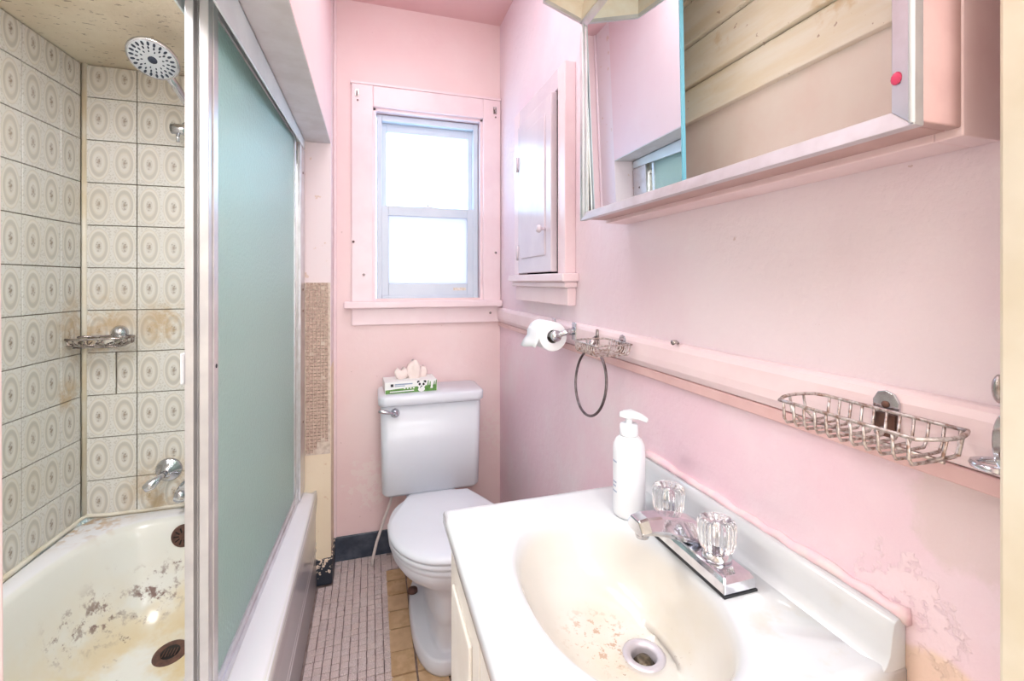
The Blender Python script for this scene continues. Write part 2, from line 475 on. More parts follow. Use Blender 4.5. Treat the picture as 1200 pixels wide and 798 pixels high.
# door wall: two stubs with the jambs of the doorway the camera stands in
struct(MB().box(-1.12, -.168, .13, .24, 0, ZC).build('wall_front', M['hall']))
struct(MB().box(.524, XR + .12, .10, .24, 0, ZC).build('wall_front', M['hall']))
jl = struct(MB().box(-.168, -.1405, .12, .243, 0, 2.1).build('trim_3', M['blush_jamb'], bevel=.003))
jl.rotation_euler = (0, R(-.25), 0)
struct(MB().box(.5065, .524, .10, .243, 0, 2.1).build('trim_4', M['cream_jamb'], bevel=.003))
struct(MB().box(-.168, .524, .10, .243, 2.1, ZC).build('wall_front', M['hall']))
# hall behind the camera
hw = MB()
hw.box(-1.4, 1.6, -1.76, -1.7, 0, 2.4); hw.box(-1.46, -1.4, -1.7, .13, 0, 2.4); hw.box(1.6, 1.66, -1.7, .1, 0, 2.4)
hw.box(-1.4, -1.12, .1, .16, 0, 2.4); hw.box(XR + .12, 1.6, .1, .16, 0, 2.4)
struct(hw.build('wall_hall', M['hall']))
struct(MB().box(-1.46, 1.66, -1.76, .12, 2.4, 2.46).build('ceiling', M['hall']))

# chair rail on the vanity wall
cr = MB()
prof = [(XR, 1.000), (.574, 1.003), (.570, 1.010), (.566, 1.016), (.564, 1.03), (.564, 1.055), (.567, 1.064), (.572, 1.068), (XR, 1.069)]
cr.rings([[(x, y, z) for x, z in prof] for y in (.10, YB)], True, True, True, False)
struct(cr.build('trim_1', M['pink_trim'], bevel=.0015))
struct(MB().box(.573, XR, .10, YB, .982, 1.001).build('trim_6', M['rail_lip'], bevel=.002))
# baseboards
struct(MB().box(XH, XR, YB - .008, YB, 0, .104).build('baseboard_back', M['black_base'], bevel=.003))
struct(MB().box(-.215, XH + .004, YA - .004, YA + .02, 0, .10).build('baseboard_left', M['chipped_base'], bevel=.003))
struct(MB().box(XH, XH + .006, YA, YB, 0, .10).build('baseboard_left', M['chipped_base'], bevel=.002))
# thin corner bead where the wing meets the window wall
struct(MB().box(XH, XH + .012, YB - .012, YB, .104, ZC).build('trim_5', M['pink_trim'], bevel=.004))

# floor mosaic: the pieces near enough to tell apart are parts, the rest joined
PIT = .0262
mt = MB().box(-.0119, .0119, -.0119, .0119, -.007, 0)
mproto = None
rest = MB()
cols = [-.197 + PIT * (i + .5) for i in range(-1, 10)]
y = 1.385
near = []
yy = 2.046
rows = []
while yy > .3:
    rows.append(yy); yy -= PIT
cnt = 0
for yv in sorted(rows):
    for xv in cols:
        if xv < -.195 and yv < YA - .01: continue
        if xv < -.17 and yv > YA - .02: continue
        if xv < XH + .02 and yv > YA - .02: continue
        jx = random.uniform(-.0008, .0008); jy = random.uniform(-.0008, .0008); jz = random.uniform(-.0009, .0004)
        if yv > 1.38 and cnt < 290:
            if mproto is None:
                mproto = mt.build('mosaic_tile', M['mosaic'], floor, bevel=.0015, seg=1); mproto.location = (xv + jx, yv + jy, jz)
            else:
                share(mproto, 'mosaic_tile', floor, (xv + jx, yv + jy, jz), (0, 0, random.uniform(-.03, .03)))
            cnt += 1
        else:
            rest.box(xv - .0119 + jx, xv + .0119 + jx, yv - .0119 + jy, yv + .0119 + jy, -.007, jz)
stuff(rest.build('mosaic_tiles_beyond', M['mosaic'], floor))
# tan tiles beside and below the toilet
bt = None
ed = [1.93, 1.858, 1.772, 1.685, 1.598, 1.498, 1.405, 1.31, 1.215, 1.12, 1.025, .93]
for i in range(len(ed) - 1):
    x = .095 + .0
    xe = [.056, .134, .226, .318, .41, .502, .578]
    for j in range(len(xe) - 1):
        w = xe[j + 1] - xe[j] - .006; h = ed[i] - ed[i + 1] - .006
        dx = random.uniform(-.002, .002) if j else 0
        c = (.5 * (xe[j] + xe[j + 1]) + dx, .5 * (ed[i] + ed[i + 1]) + random.uniform(-.002, .002), random.uniform(-.001, .001))
        if bt is None:
            bt = MB().box(-.5, .5, -.5, .5, -.007, .001).build('floor_tile', M['brown_tile'], floor)
            bt.location = c; bt.scale = (w, h, 1)
        else: share(bt, 'floor_tile', floor, c, (0, 0, random.uniform(-.025, .025)), (w, h, 1))
# grey rows between tan tiles and window wall
gr = MB()
yy = 1.95
while yy < 2.045:
    xx = .056 + .013
    while xx < .57:
        gr.box(xx - .0119, xx + .0119, yy - .0119, yy + .0119, -.007, random.uniform(-.001, 0)); xx += PIT
    yy += PIT
stuff(gr.build('mosaic_tiles_behind_toilet', M['mosaic'], floor))

# shower tiles
TZ = [.3602 + .1462 * k for k in range(0, 11)] + [ZA - .002]
G = .0013
def tile_mesh(w, h, off=0):
    # tile body; local origin at the centre of the full tile so that the print lines up when cut
    return MB().box(-w / 2 + off, w / 2 + off, -.0065, 0, -h / 2, h / 2)
TW = .1458
tile_cache = {}
def put_tile(parent, x0, x1, z0, z1, fullx0, fullz0, place):
    cx = fullx0 + TW / 2; cz = fullz0 + TW / 2
    key = tuple(round(q, 4) for q in (x0 - fullx0, x1 - fullx0, z0 - fullz0, z1 - fullz0))
    if key not in tile_cache:
        o = MB().box(x0 + G - cx, x1 - G - cx, -.0065, 0, z0 + G - cz, z1 - G - cz).build('wall_tile', M['oval_tile'], parent, bevel=.0015, seg=2)
        tile_cache[key] = o
    else: o = share(tile_cache[key], 'wall_tile', parent, (0, 0, 0))
    place(o, cx, cz)
    return o
jit = lambda: random.uniform(-.0007, .0004)
def place_back(o, cx, cz):
    o.location = (cx, YA + .0005 + jit() * .6 + .0065 - .0058, cz); o.rotation_euler = (jit() * 2, 0, jit() * 2)
# local y: body from -.0065 (front, towards the room) to 0
BX = [-.786 - TW, -.786, -.786 + TW, -.786 + 2 * TW, -.786 + 3 * TW, -.786 + 4 * TW]
for i in range(len(TZ) - 1):
    z0, z1 = TZ[i], TZ[i + 1]
    for j in range(len(BX) - 1):
        x0 = max(BX[j], -.9315); x1 = min(BX[j + 1], -.306)
        if i == 3 and j == 0:
            put_tile(wall_shower, x0, -.8465, z0, z1, BX[j], z0, place_back); put_tile(wall_shower, -.8465 + .0015, x1, z0, z1, BX[j], z0, place_back)
        else: put_tile(wall_shower, x0, x1, z0, z1, BX[j], z0, place_back)
def place_left(o, cx, cz):
    o.location = (cx, .0 - .0005 + jit() * .6, cz); o.rotation_euler = (jit() * 2, 0, PI + jit() * 2)
# local x of the wall runs towards the camera; tiles are turned so their face looks into the tub
LX = [.105 - TW - .008] + [.105 + (TW + .008) * k for k in range(0, 11)]
def put_left(x0, x1, z0, z1, fx0, fz0):
    w = TW + .008
    cx = fx0 + w / 2; cz = fz0 + TW / 2
    key = ('L',) + tuple(round(q, 4) for q in (x0 - fx0, x1 - fx0, z1 - fz0))
    if key not in tile_cache:
        o = MB().box(x0 + G - cx, x1 - G - cx, -.0065, 0, z0 + G - cz, z1 - G - cz).build('wall_tile', M['oval_tile'], wall_left, bevel=.0015, seg=2)
        tile_cache[key] = o
    else: o = share(tile_cache[key], 'wall_tile', wall_left, (0, 0, 0))
    o.location = (cx, jit() * .5, cz); o.rotation_euler = (jit() * 2, 0, jit() * 2)
for i in range(len(TZ) - 1):
    for j in range(len(LX) - 1):
        if LX[j] > 1.5: continue
        put_left(max(LX[j], .010), LX[j + 1], TZ[i], TZ[i + 1], LX[j], TZ[i])
# sealant bead in the tiled corner and along the tub
MB().tube([(-.936, YA - .003, .37), (-.936, YA - .003, ZA)], .0085, 8).build('sealant_bead', M['sealant'], wall_shower)
bead = [(-.31, YA - .001, .383)] + [(-.31 - .6 * k / 12, YA - .001 - random.uniform(0, .002), .383 + random.uniform(-.002, .003)) for k in range(1, 12)] + [(-.928, YA - .004, .388), (-.938, YA - .03, .386)] + [tuple(LA + LD * d + LN * .004 + Vector((0, 0, .382 + random.uniform(-.003, .003)))) for d in (.06, .12, .2, .3, .45, .7, 1.2)]
bead_mb = MB().tube(bead, [.006 + random.uniform(0, .003) for _ in bead], 6)

# wing mosaic: chips too small to pick apart
MB().box(-.246, -.154, YA + .0035, YA + .0072, .512, 1.186).build('mosaic_bed', M['wing_grout'], wall_shower)
wm = MB(); p = .0136
for i in range(49):
    for j in range(6):
        x = -.2445 + p * (j + .5) + .002; z = .52 + p * (i + .5)
        if random.random() < .012: continue
        if z < .535 + .02 * (j > 2) and j > 1: continue
        x1 = min(x + .0056, -.155)
        wm.box(x - .0056, x1, YA - .0005 + random.uniform(-.0006, .0006), YA + .0045, z - .0056, z + .0056)
stuff(wm.build('wing_mosaic', M['wing_mosaic'], wall_shower))

# ------------------------------------------------------------------ window
win = bpy.data.objects.new('window_1', None); COL.objects.link(win); win.location = (.25, YB, 1.1); struct(win)
WO = Matrix.Translation((-.25, -YB, -1.1))
def wpart(mb, name, m, bevel=.002, parent=None):
    o = mb.build(name, M[m] if isinstance(m, str) else m, win if parent is None else parent, bevel)
    if parent is None: o.matrix_local = WO
    return o
YF = YB - .019
# casing boards
wpart(MB().box(-.080, OX0, YF, YB, 1.103, 2.041), 'casing_board', 'pink_trim', .003)
wpart(MB().box(OX1, .580, YF, YB, 1.103, 2.041), 'casing_board', 'pink_trim', .003)
wpart(MB().box(OX0, OX1, YF + .001, YB, OZ1, 2.041), 'casing_board', 'pink_trim', .003)
wpart(MB().box(-.084, .5805, YF - .006, YB, 2.036, 2.047), 'casing_cap', 'pink_trim', .002)
wpart(MB().box(-.110, .5815, YB - .048, YB + .05, 1.075, 1.105), 'sill', 'pink_trim', .005)
wpart(MB().box(-.080, .580, YF + .003, YB, 1.002, 1.075), 'apron_board', 'pink_trim', .003)
# reveal boards
wpart(MB().box(OX0 - .002, OX0 + .012, YB - .002, YB + .10, 1.105, OZ1), 'reveal_board', 'pink_trim', .001)
wpart(MB().box(OX1 - .012, OX1 + .002, YB - .002, YB + .10, 1.105, OZ1), 'reveal_board', 'pink_trim', .001)
wpart(MB().box(OX0, OX1, YB - .002, YB + .10, OZ1 - .012, OZ1 + .002), 'reveal_board', 'pink_trim', .001)
# vinyl frame
SX0, SX1 = .024, .482
f = MB()
f.box(SX0, SX0 + .022, YB + .03, YB + .09, 1.106, 1.932); f.box(SX1 - .022, SX1, YB + .03, YB + .09, 1.106, 1.932)
f.box(SX0 + .022, SX1 - .022, YB + .03, YB + .09, 1.905, 1.932); f.box(SX0 + .022, SX1 - .022, YB + .03, YB + .09, 1.106, 1.128)
wpart(f, 'vinyl_frame', 'white_vinyl', .003)
def sash(x0, x1, z0, z1, yf, wl, wt, wb_, pane):
    s = MB()
    s.box(x0, x0 + wl, yf, yf + .026, z0, z1); s.box(x1 - wl, x1, yf, yf + .026, z0, z1)
    s.box(x0 + wl, x1 - wl, yf, yf + .026, z1 - wt, z1); s.box(x0 + wl, x1 - wl, yf, yf + .026, z0, z0 + wb_)
    o = wpart(s, 'sash', 'white_vinyl', .0025)
    g = MB().box(x0 + wl - .004, x1 - wl + .004, yf + .011, yf + .015, z0 + wb_ - .004, z1 - wt + .004).build('pane', M[pane], o)
    return o
sash(.044, .462, 1.500, 1.905, YB + .062, .022, .038, .03, 'clear_pane')
lo = sash(.044, .462, 1.126, 1.530, YB + .033, .030, .044, .055, 'frost_pane')
lk = MB().box(.236, .266, YB + .036, YB + .05, 1.530, 1.538); lk.tube([(.251, YB + .043, 1.538), (.251, YB + .040, 1.549)], .004, 8)
lk.box(.214, .288, YB + .038, YB + .048, 1.530, 1.533)
wpart(lk, 'sash_lock', 'chrome', .001)
wpart(MB().box(.365, .425, YB + .0322, YB + .0332, 1.149, 1.162), 'sticker', 'sticker', 0)
# leftover curtain hardware and nails on the casing
for (x, z) in ((-.058, 1.995), (.552, 1.987)):
    b = MB().box(x - .008, x + .008, YF - .003, YF, z - .015, z + .018); b.tube([(x, YF - .001, z - .005), (x, YF - .012, z - .008), (x, YF - .013, z + .006)], .003, 6)
    b.tube([(x + .003, YF, z - .03), (x + .003, YF - .003, z - .03)], .004, 6)
    wpart(b, 'curtain_bracket', 'old_chrome', 0)
for (x, z) in ((-.072, 1.36), (.555, 1.325), (.53, 1.045), (-.03, 1.22)):
    yv = YF if z > 1.1 else YF + .003
    wpart(MB().tube([(x, yv, z), (x, yv - .006, z)], .005, 8), 'nail', 'old_chrome', 0)

# ------------------------------------------------------------------ built-in cupboard on the vanity wall
XC = .546
cup = thing('wall_cupboard', (XR, 1.475, 1.21), 'pink painted built-in wall cupboard with door slightly ajar, right of the window', 'cupboard')
CO = Matrix.Translation((-XR, -1.475, -1.21))
def cpart(mb, name, m, bevel=.002):
    o = mb.build(name, M[m], cup, bevel); o.matrix_local = CO; return o
cpart(MB().box(XC, XR, 1.228, 1.283, 1.215, 1.845), 'casing_board', 'pink_trim', .003)
cpart(MB().box(XC, XR, 1.664, 1.722, 1.215, 1.845), 'casing_board', 'pink_trim', .003)
cpart(MB().box(XC + .001, XR, 1.283, 1.664, 1.783, 1.845), 'casing_board', 'pale_pink_gloss', .003)
sl = MB().box(XC - .018, XR, 1.205, 1.745, 1.190, 1.215); sl.box(XC - .006, XR, 1.215, 1.735, 1.172, 1.190)
cpart(sl, 'sill', 'pink_trim', .004)
cpart(MB().box(XC + .008, XR, 1.226, 1.724, 1.118, 1.172), 'apron_board', 'pink_trim', .003)
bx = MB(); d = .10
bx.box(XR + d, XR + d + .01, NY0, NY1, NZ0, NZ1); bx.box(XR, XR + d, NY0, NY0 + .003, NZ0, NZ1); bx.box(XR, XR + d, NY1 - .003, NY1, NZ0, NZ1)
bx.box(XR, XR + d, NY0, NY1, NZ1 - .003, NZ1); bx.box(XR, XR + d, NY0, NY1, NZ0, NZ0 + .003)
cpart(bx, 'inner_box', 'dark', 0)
dm = MB(); L = .358
dm.box(0, .022, -L, 0, 1.221, 1.781)
dob = dm.build('door', M['pale_pink_gloss'], cup, .003)
dob.matrix_local = CO @ Matrix.Translation((XC - .004, 1.6605, 0)) @ Matrix.Rotation(R(-1.6), 4, 'Z')
pn = MB(); pn.box(-.004, .002, -L + .050, -.050, 1.275, 1.73)
pn.build('door_panel', M['pale_pink_gloss'], dob, .003)
kb = MB().lathe([(.004, 0), (.005, .008), (.005, .014), (.012, .018), (.0135, .023), (.011, .029), (.004, .031)], 20, axis_mat((0, -L + .05, 1.359), (-1, 0, 0)))
kb.build('knob', M['pale_pink_gloss'], dob)
for z in (1.30, 1.64):
    h = MB().tube([(-.003, .001, z - .028), (-.003, .001, z + .028)], .005, 8); h.box(-.0015, .001, -.02, 0, z - .022, z + .022)
    h.build('hinge', M['pale_pink_gloss'], dob)

# ------------------------------------------------------------------ medicine cabinet
MY0, MY1, MZ0, MZ1, MX = .278, .952, 1.330, 1.790, .461
mc = thing('medicine_cabinet', (XR, .615, MZ0), 'large metal-framed medicine cabinet with one sliding mirror and bare planks inside, on pink wall', 'cabinet')
MO = Matrix.Translation((-XR, -.615, -MZ0))
def mpart(mb, name, m, bevel=.0015, parent=None):
    o = mb.build(name, M[m], parent or mc, bevel)
    if parent is None: o.matrix_local = MO
    return o
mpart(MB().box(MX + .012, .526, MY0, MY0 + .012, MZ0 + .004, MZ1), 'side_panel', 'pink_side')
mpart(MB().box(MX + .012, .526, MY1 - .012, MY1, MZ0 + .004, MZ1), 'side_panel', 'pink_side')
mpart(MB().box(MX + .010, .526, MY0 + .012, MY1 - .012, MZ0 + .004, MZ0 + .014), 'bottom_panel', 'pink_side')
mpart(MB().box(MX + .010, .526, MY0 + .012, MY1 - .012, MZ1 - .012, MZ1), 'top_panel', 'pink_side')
bk = MB()
bk.box(.526, XR, MY0 - .001, MY0 + .022, MZ0 - .004, MZ1); bk.box(.526, XR, MY1 - .03, MY1 - .004, MZ0 - .004, MZ1)
bk.box(.526, XR, MY0 + .022, MY1 - .03, MZ0 - .004, MZ0 + .012); bk.box(.526, XR, MY0 + .022, MY1 - .03, MZ1 - .02, MZ1)
mpart(bk, 'backing_frame', 'pink_board')
# planks of the inside: lapped like siding
zs = [1.484, 1.552, 1.630, 1.712, 1.778]
for i in range(4):
    a, b = zs[i], zs[i + 1]
    pk = MB(); y0, y1 = MY0 + .022, MY1 - .03
    pk.add([(.560, y0, a), (.560, y1, a), (.569, y1, b - .0015), (.569, y0, b - .0015), (.578, y0, a), (.578, y1, a), (.578, y1, b - .0015), (.578, y0, b - .0015)],
           [(0, 1, 2, 3), (4, 7, 6, 5), (0, 4, 5, 1), (3, 2, 6, 7), (0, 3, 7, 4), (1, 5, 6, 2)])
    mpart(pk, 'plank', 'planks', .002)
mpart(MB().box(.571, .578, MY0 + .022, MY1 - .03, MZ0 + .012, 1.486), 'back_panel', 'plaster_panel')
# mitred front frame, bevelled profile
fw = .026
def mitre(p0, p1, q0, q1, name, m):
    # p outer edge points (y,z), q inner edge points; sloped face: outer at MX, inner slightly back
    v = []
    for (y, z), x in ((p0, MX), (p1, MX), (q1, MX + .006), (q0, MX + .006)): v.append((x, y, z))
    for (y, z), x in ((p0, MX + .014), (p1, MX + .014), (q1, MX + .014), (q0, MX + .014)): v.append((x, y, z))
    b = MB().add(v, [(0, 1, 2, 3), (4, 7, 6, 5), (0, 4, 5, 1), (1, 5, 6, 2), (2, 6, 7, 3), (3, 7, 4, 0)])
    return mpart(b, name, m, .001)
a = [(MY0, MZ0), (MY1, MZ0), (MY1, MZ1), (MY0, MZ1)]
fl, fr_, fb_, ft = .020, .022, .019, .020
q = [(MY0 + fr_, MZ0 + fb_), (MY1 - fl, MZ0 + fb_), (MY1 - fl, MZ1 - ft), (MY0 + fr_, MZ1 - ft)]
mitre(a[0], a[1], q[0], q[1], 'bottom_rail', 'alu_grey'); mitre(a[1], a[2], q[1], q[2], 'frame_stile', 'aluminium')
mitre(a[2], a[3], q[2], q[3], 'top_rail', 'aluminium'); rs = mitre(a[3], a[0], q[3], q[0], 'frame_stile', 'aluminium')
mpart(MB().tube([(MX - .001, MY0 + .001, MZ0 + .002), (MX - .001, MY0 + .001, MZ1)], .0025, 8), 'frame_bead', 'plastic_white', 0)
mpart(MB().tube([(MX + .003, MY1 - .012, MZ0 + .01), (MX + .003, MY1 - .012, MZ1 - .01)], .003, 8), 'frame_bead', 'plastic_white', 0)
mpart(MB().tube([(MX + .007, MY1 - .022, MZ0 + .01), (MX + .007, MY1 - .022, MZ1 - .01)], .002, 8), 'frame_bead', 'plastic_white', 0)
sm = MB().lathe([(.001, 0), (.0062, .0004), (.0048, .0012), (.001, .0016)], 12, axis_mat((MX + .0035, MY0 + .016, MZ0 + .048), (-1, 0, 0)) @ Matrix.Diagonal((.8, 1.0, 1, 1)))
mpart(sm, 'nail_polish_smear', 'nail_polish', 0)
# the one mirror left, fallen a little askew in its track
mp = MB().box(0, .005, 0, .348, MZ0 + .012, MZ1 - .014)
mo = mp.build('mirror_panel', M['mirror'], mc)
mo.matrix_local = MO @ Matrix.Translation((.4720, .6085, 1.45)) @ Matrix.Rotation(R(-.5), 4, 'Z') @ Matrix.Rotation(R(-1.3), 4, 'Y') @ Matrix.Translation((0, 0, -1.45))
MB().box(-.0006, .0056, -.003, 0, MZ0 + .012, MZ1 - .014).build('glass_edge', M['glass_edge'], mo)

# lamp canopy on top of the cabinet
lc = thing('light_canopy', (MX, .615, MZ1), 'bow-fronted light canopy with cream underside on top of the medicine cabinet', 'lamp')
LO = Matrix.Translation((-MX, -.615, -MZ1))
def arc(dep, inset, z):
    k = inset
    return [(MX, .952 - k * 1.3, z), (.351 + k * .4, .905 - k, z), (.325 + k, .80 - k * .6, z), (.318 + k, .615, z), (.325 + k, .43 + k * .6, z), (.351 + k * .4, .325 + k, z), (MX, .278 + k * 1.3, z)]
rim = MB(); n = 41
oz = [arc(.155, 0, MZ1 - .004), arc(.155, 0, MZ1 + .010), arc(.155, .006, MZ1 + .010), arc(.155, .006, MZ1 - .004)]
rim.rings([oz[0], oz[1], oz[2], oz[3], oz[0]], False, False, False, False)
o = rim.build('rim', M['alu_cream'], lc); o.matrix_local = LO
sh = MB(); lay = [arc(.155, .006, MZ1 + .004), arc(.155, .012, MZ1 + .03), arc(.155, .03, MZ1 + .06), arc(.155, .06, MZ1 + .08)]
sh.rings(lay, False, False, True, False)
sh.add([(.461, .285, MZ1 + .001), (.582, .285, MZ1 + .001), (.582, .945, MZ1 + .001), (.461, .945, MZ1 + .001), (.461, .285, MZ1 + .08), (.582, .285, MZ1 + .08), (.582, .945, MZ1 + .08), (.461, .945, MZ1 + .08)],
       [(0, 1, 2, 3), (4, 7, 6, 5), (0, 3, 7, 4), (1, 5, 6, 2), (0, 4, 5, 1), (3, 2, 6, 7)])
o = sh.build('shade', M['canopy'], lc); o.matrix_local = LO

# ------------------------------------------------------------------ bathtub
tub = thing('bathtub', (-.57, 1.08, 0), 'stained cream enamel bathtub with white apron behind the sliding glass doors', 'bathtub')
TO = Matrix.Translation((.57, -1.08, 0))
N = 96
outer = [(-.200, .245), (-.200, 1.913), (-.9385, 1.913), (-1.025, .245)]
cx, cy = -.575, 1.08
def quad_ring(inset, z, x_out=None):
    pts = []
    o4 = [(-.200 - inset, .245 + inset), (-.200 - inset, 1.913 - inset), (-.9385 + inset, 1.913 - inset), (-1.025 + inset, .245 + inset)]
    for k in range(N):
        t = 2 * PI * k / N; dx, dy = math.cos(t) * .38, math.sin(t) * .83
        best = None
        for i in range(4):
            (x1, y1), (x2, y2) = o4[i], o4[(i + 1) % 4]
            ex, ey = x2 - x1, y2 - y1
            den = dx * ey - dy * ex
            if abs(den) < 1e-9: continue
            s_ = ((x1 - cx) * ey - (y1 - cy) * ex) / den; w_ = ((x1 - cx) * dy - (y1 - cy) * dx) / den
            if s_ > 0 and -1e-6 <= w_ <= 1 + 1e-6 and (best is None or s_ < best): best = s_
        pts.append((cx + dx * best, cy + dy * best, z))
    return pts
def se_ring(x, y, hx, hy, e, z):
    pts = []
    for k in range(N):
        t = 2 * PI * k / N; c, s_ = math.cos(t), math.sin(t)
        pts.append((x + hx * math.copysign(abs(c) ** (2 / e), c), y + hy * math.copysign(abs(s_) ** (2 / e), s_), z))
    return pts
tr = MB()
tr.rings([quad_ring(0, .352), quad_ring(.001, .365), quad_ring(.006, .375), quad_ring(.016, .380),
          se_ring(-.592, 1.08, .318, .772, 4.2, .379), se_ring(-.592, 1.08, .308, .760, 4.0, .374), se_ring(-.592, 1.08, .300, .750, 3.8, .362),
          se_ring(-.590, 1.08, .290, .738, 3.6, .32), se_ring(-.588, 1.075, .278, .715, 3.4, .24), se_ring(-.586, 1.07, .262, .685, 3.2, .16),
          se_ring(-.584, 1.065, .24, .645, 3.0, .105), se_ring(-.583, 1.06, .20, .59, 2.8, .078), se_ring(-.582, 1.06, .12, .45, 2.5, .068), se_ring(-.582, 1.06, .03, .1, 2, .066)],
         True, False, True, True)
o = tr.build('basin', M['tub'], tub); o.matrix_local = TO
o = bead_mb.build('sealant_bead', M['sealant'], tub); o.matrix_local = TO
# apron with a raised lower panel
ap = MB()
prof = [(-.205, .375), (-.2005, .362), (-.200, .34), (-.203, .31), (-.206, .28), (-.206, .175), (-.204, .170), (-.204, .164), (-.2065, .160), (-.2065, .148), (-.204, .144), (-.204, .138), (-.206, .132), (-.203, .02), (-.203, 0), (-.24, 0), (-.24, .36)]
ap.rings([[(x, y, z) for x, z in prof] for y in (.245, 1.0, YA - .002)], True, True, True, True)
o = ap.build('apron', M['tub_apron'], tub); o.matrix_local = TO
# drain and overflow
dr = MB().lathe([(.001, 0), (.018, .0), (.02, .004), (.030, .006), (.036, .003), (.037, 0)], 28, axis_mat((-.575, 1.600, .0745), (0, -.12, 1)) @ Matrix.Scale(1.22, 4))
o = dr.build('drain', M['rust'], tub); o.matrix_local = TO
dg = MB().lathe([(.001, .0012), (.0245, .0012), (.025, .0)], 24, axis_mat((-.575, 1.600, .0785), (0, -.12, 1)))
g = dg.build('drain_hole', M['dark'], o)
dg = MB()
for k in range(-2, 3): dg.box(-.575 + k * .008 - .0012, -.575 + k * .008 + .0012, 1.582, 1.618, .0795, .0812)
stuff(dg.build('drain_grate', M['rust'], o))
am = axis_mat((-.612, 1.810, .322), (0, -1, .15))
ov = MB().lathe([(.001, .006), (.012, .006), (.03, .005), (.036, .002), (.037, 0)], 28, am)
o = ov.build('overflow_plate', M['rust'], tub); o.matrix_local = TO
sl = MB()
for k in range(10):
    t = 2 * PI * k / 10
    sl.box(.012, .027, -.002, .002, .0055, .0075, am @ Matrix.Rotation(t, 4, 'Z'))
stuff(sl.build('overflow_slots', M['dark'], o))

# ------------------------------------------------------------------ shower doors
fr = thing('shower_door_track', (-.27, 1.45, .38), 'aluminium shower track frame fixed on tub rim, under the grey soffit', 'door track')
FO = Matrix.Translation((.27, -1.45, -.38))
def fpart(mb, name, m, bevel=.0015):
    o = mb.build(name, M[m], fr, bevel); o.matrix_local = FO; return o
hd = MB(); ya, yb = .26, YA - .006
hd.add([(x, y, z) for x in (-.248, -.244) for y, z in ((ya, 1.622), (yb, 1.700), (yb, ZS - .001), (ya, ZS - .001))], [(0, 1, 2, 3), (7, 6, 5, 4), (0, 4, 5, 1), (1, 5, 6, 2), (2, 6, 7, 3), (3, 7, 4, 0)])
hd.box(-.335, -.244, .26, YA - .006, ZS - .006, ZS - .001); hd.box(-.338, -.334, .26, YA - .006, 1.694, ZS - .001)
fpart(hd, 'header_rail', 'alu_white')
SK = .034
def skew(mb):
    mb.v = [(x - SK * (1.78 - y), y, z) for x, y, z in mb.v]; return mb
bt_ = MB(); bt_.box(-.33, -.255, .30, YA - .006, .378, .388); bt_.box(-.258, -.254, .30, YA - .006, .388, .402); bt_.box(-.292, -.289, .30, YA - .006, .388, .410); bt_.box(-.33, -.326, .30, YA - .006, .388, .402)
fpart(skew(bt_), 'bottom_track', 'aluminium', .001)
jb = MB(); jb.box(-.256, -.246, YA - .105, YA - .001, .388, 1.694); jb.box(-.33, -.256, YA - .012, YA - .001, .388, 1.694)
fpart(jb, 'side_jamb', 'aluminium', .001)
for z in (.66, 1.08, 1.16, 1.60):
    fpart(MB().lathe([(.001, .002), (.004, .0015), (.005, 0)], 10, axis_mat((-.246, YA - .05, z), (1, 0, 0))), 'screw', 'rust', 0)
def shower_door(x, y0, y1, label, near_w, handle, hw_):
    d = thing('shower_door', (x, .5 * (y0 + y1), .39), label, 'shower door')
    DO = Matrix.Translation((-x, -.5 * (y0 + y1), -.39))
    def dp(mb, name, m, bevel=.0015):
        o = skew(mb).build(name, M[m], d, bevel); o.matrix_local = DO; return o
    z0, z1 = .392, 1.724
    ns = MB(); ns.box(x - hw_, x + hw_, y0, y0 + near_w, z0, z1); ns.box(x + hw_, x + hw_ + .0025, y0 + near_w * .45, y0 + near_w, z0, z1)
    dp(ns, 'stile', 'alu_cream')
    dp(MB().box(x - hw_, x + hw_, y1 - .014, y1, z0, z1), 'stile', 'aluminium')
    dp(MB().box(x - hw_ + .001, x + hw_ - .001, y0 + near_w, y1 - .014, z0, z0 + .028), 'rail', 'aluminium')
    dp(MB().box(x - hw_ + .001, x + hw_ - .001, y0 + near_w, y1 - .014, z1 - .020, z1), 'rail', 'alu_grey')
    dp(MB().box(x - .0025, x + .0025, y0 + near_w - .004, y1 - .010, z0 + .024, z1 - .016), 'glass_pane', 'light_frosted' if handle else 'frosted', 0)
    for z in (1.03,):
        dp(MB().lathe([(.001, .0015), (.0035, .001), (.0045, 0)], 10, axis_mat((x + hw_ + .0026, y0 + near_w * .75, z), (1, 0, 0))), 'screw', 'ink', 0)
    if handle:
        h = MB(); h.box(x - hw_ - .006, x - hw_, y0 - .004, y0 + .010, 1.005, 1.062)
        dp(h, 'handle', 'plastic_white', .003)
    return d
shower_door(-.2635, .955, 1.775, 'frosted aqua glass sliding shower door in front, nearest the toilet side', .042, False, .0075)
shower_door(-.285, .950, 1.765, 'inner sliding shower door behind the frosted aqua one, with white edge handle', .036, True, .0068)

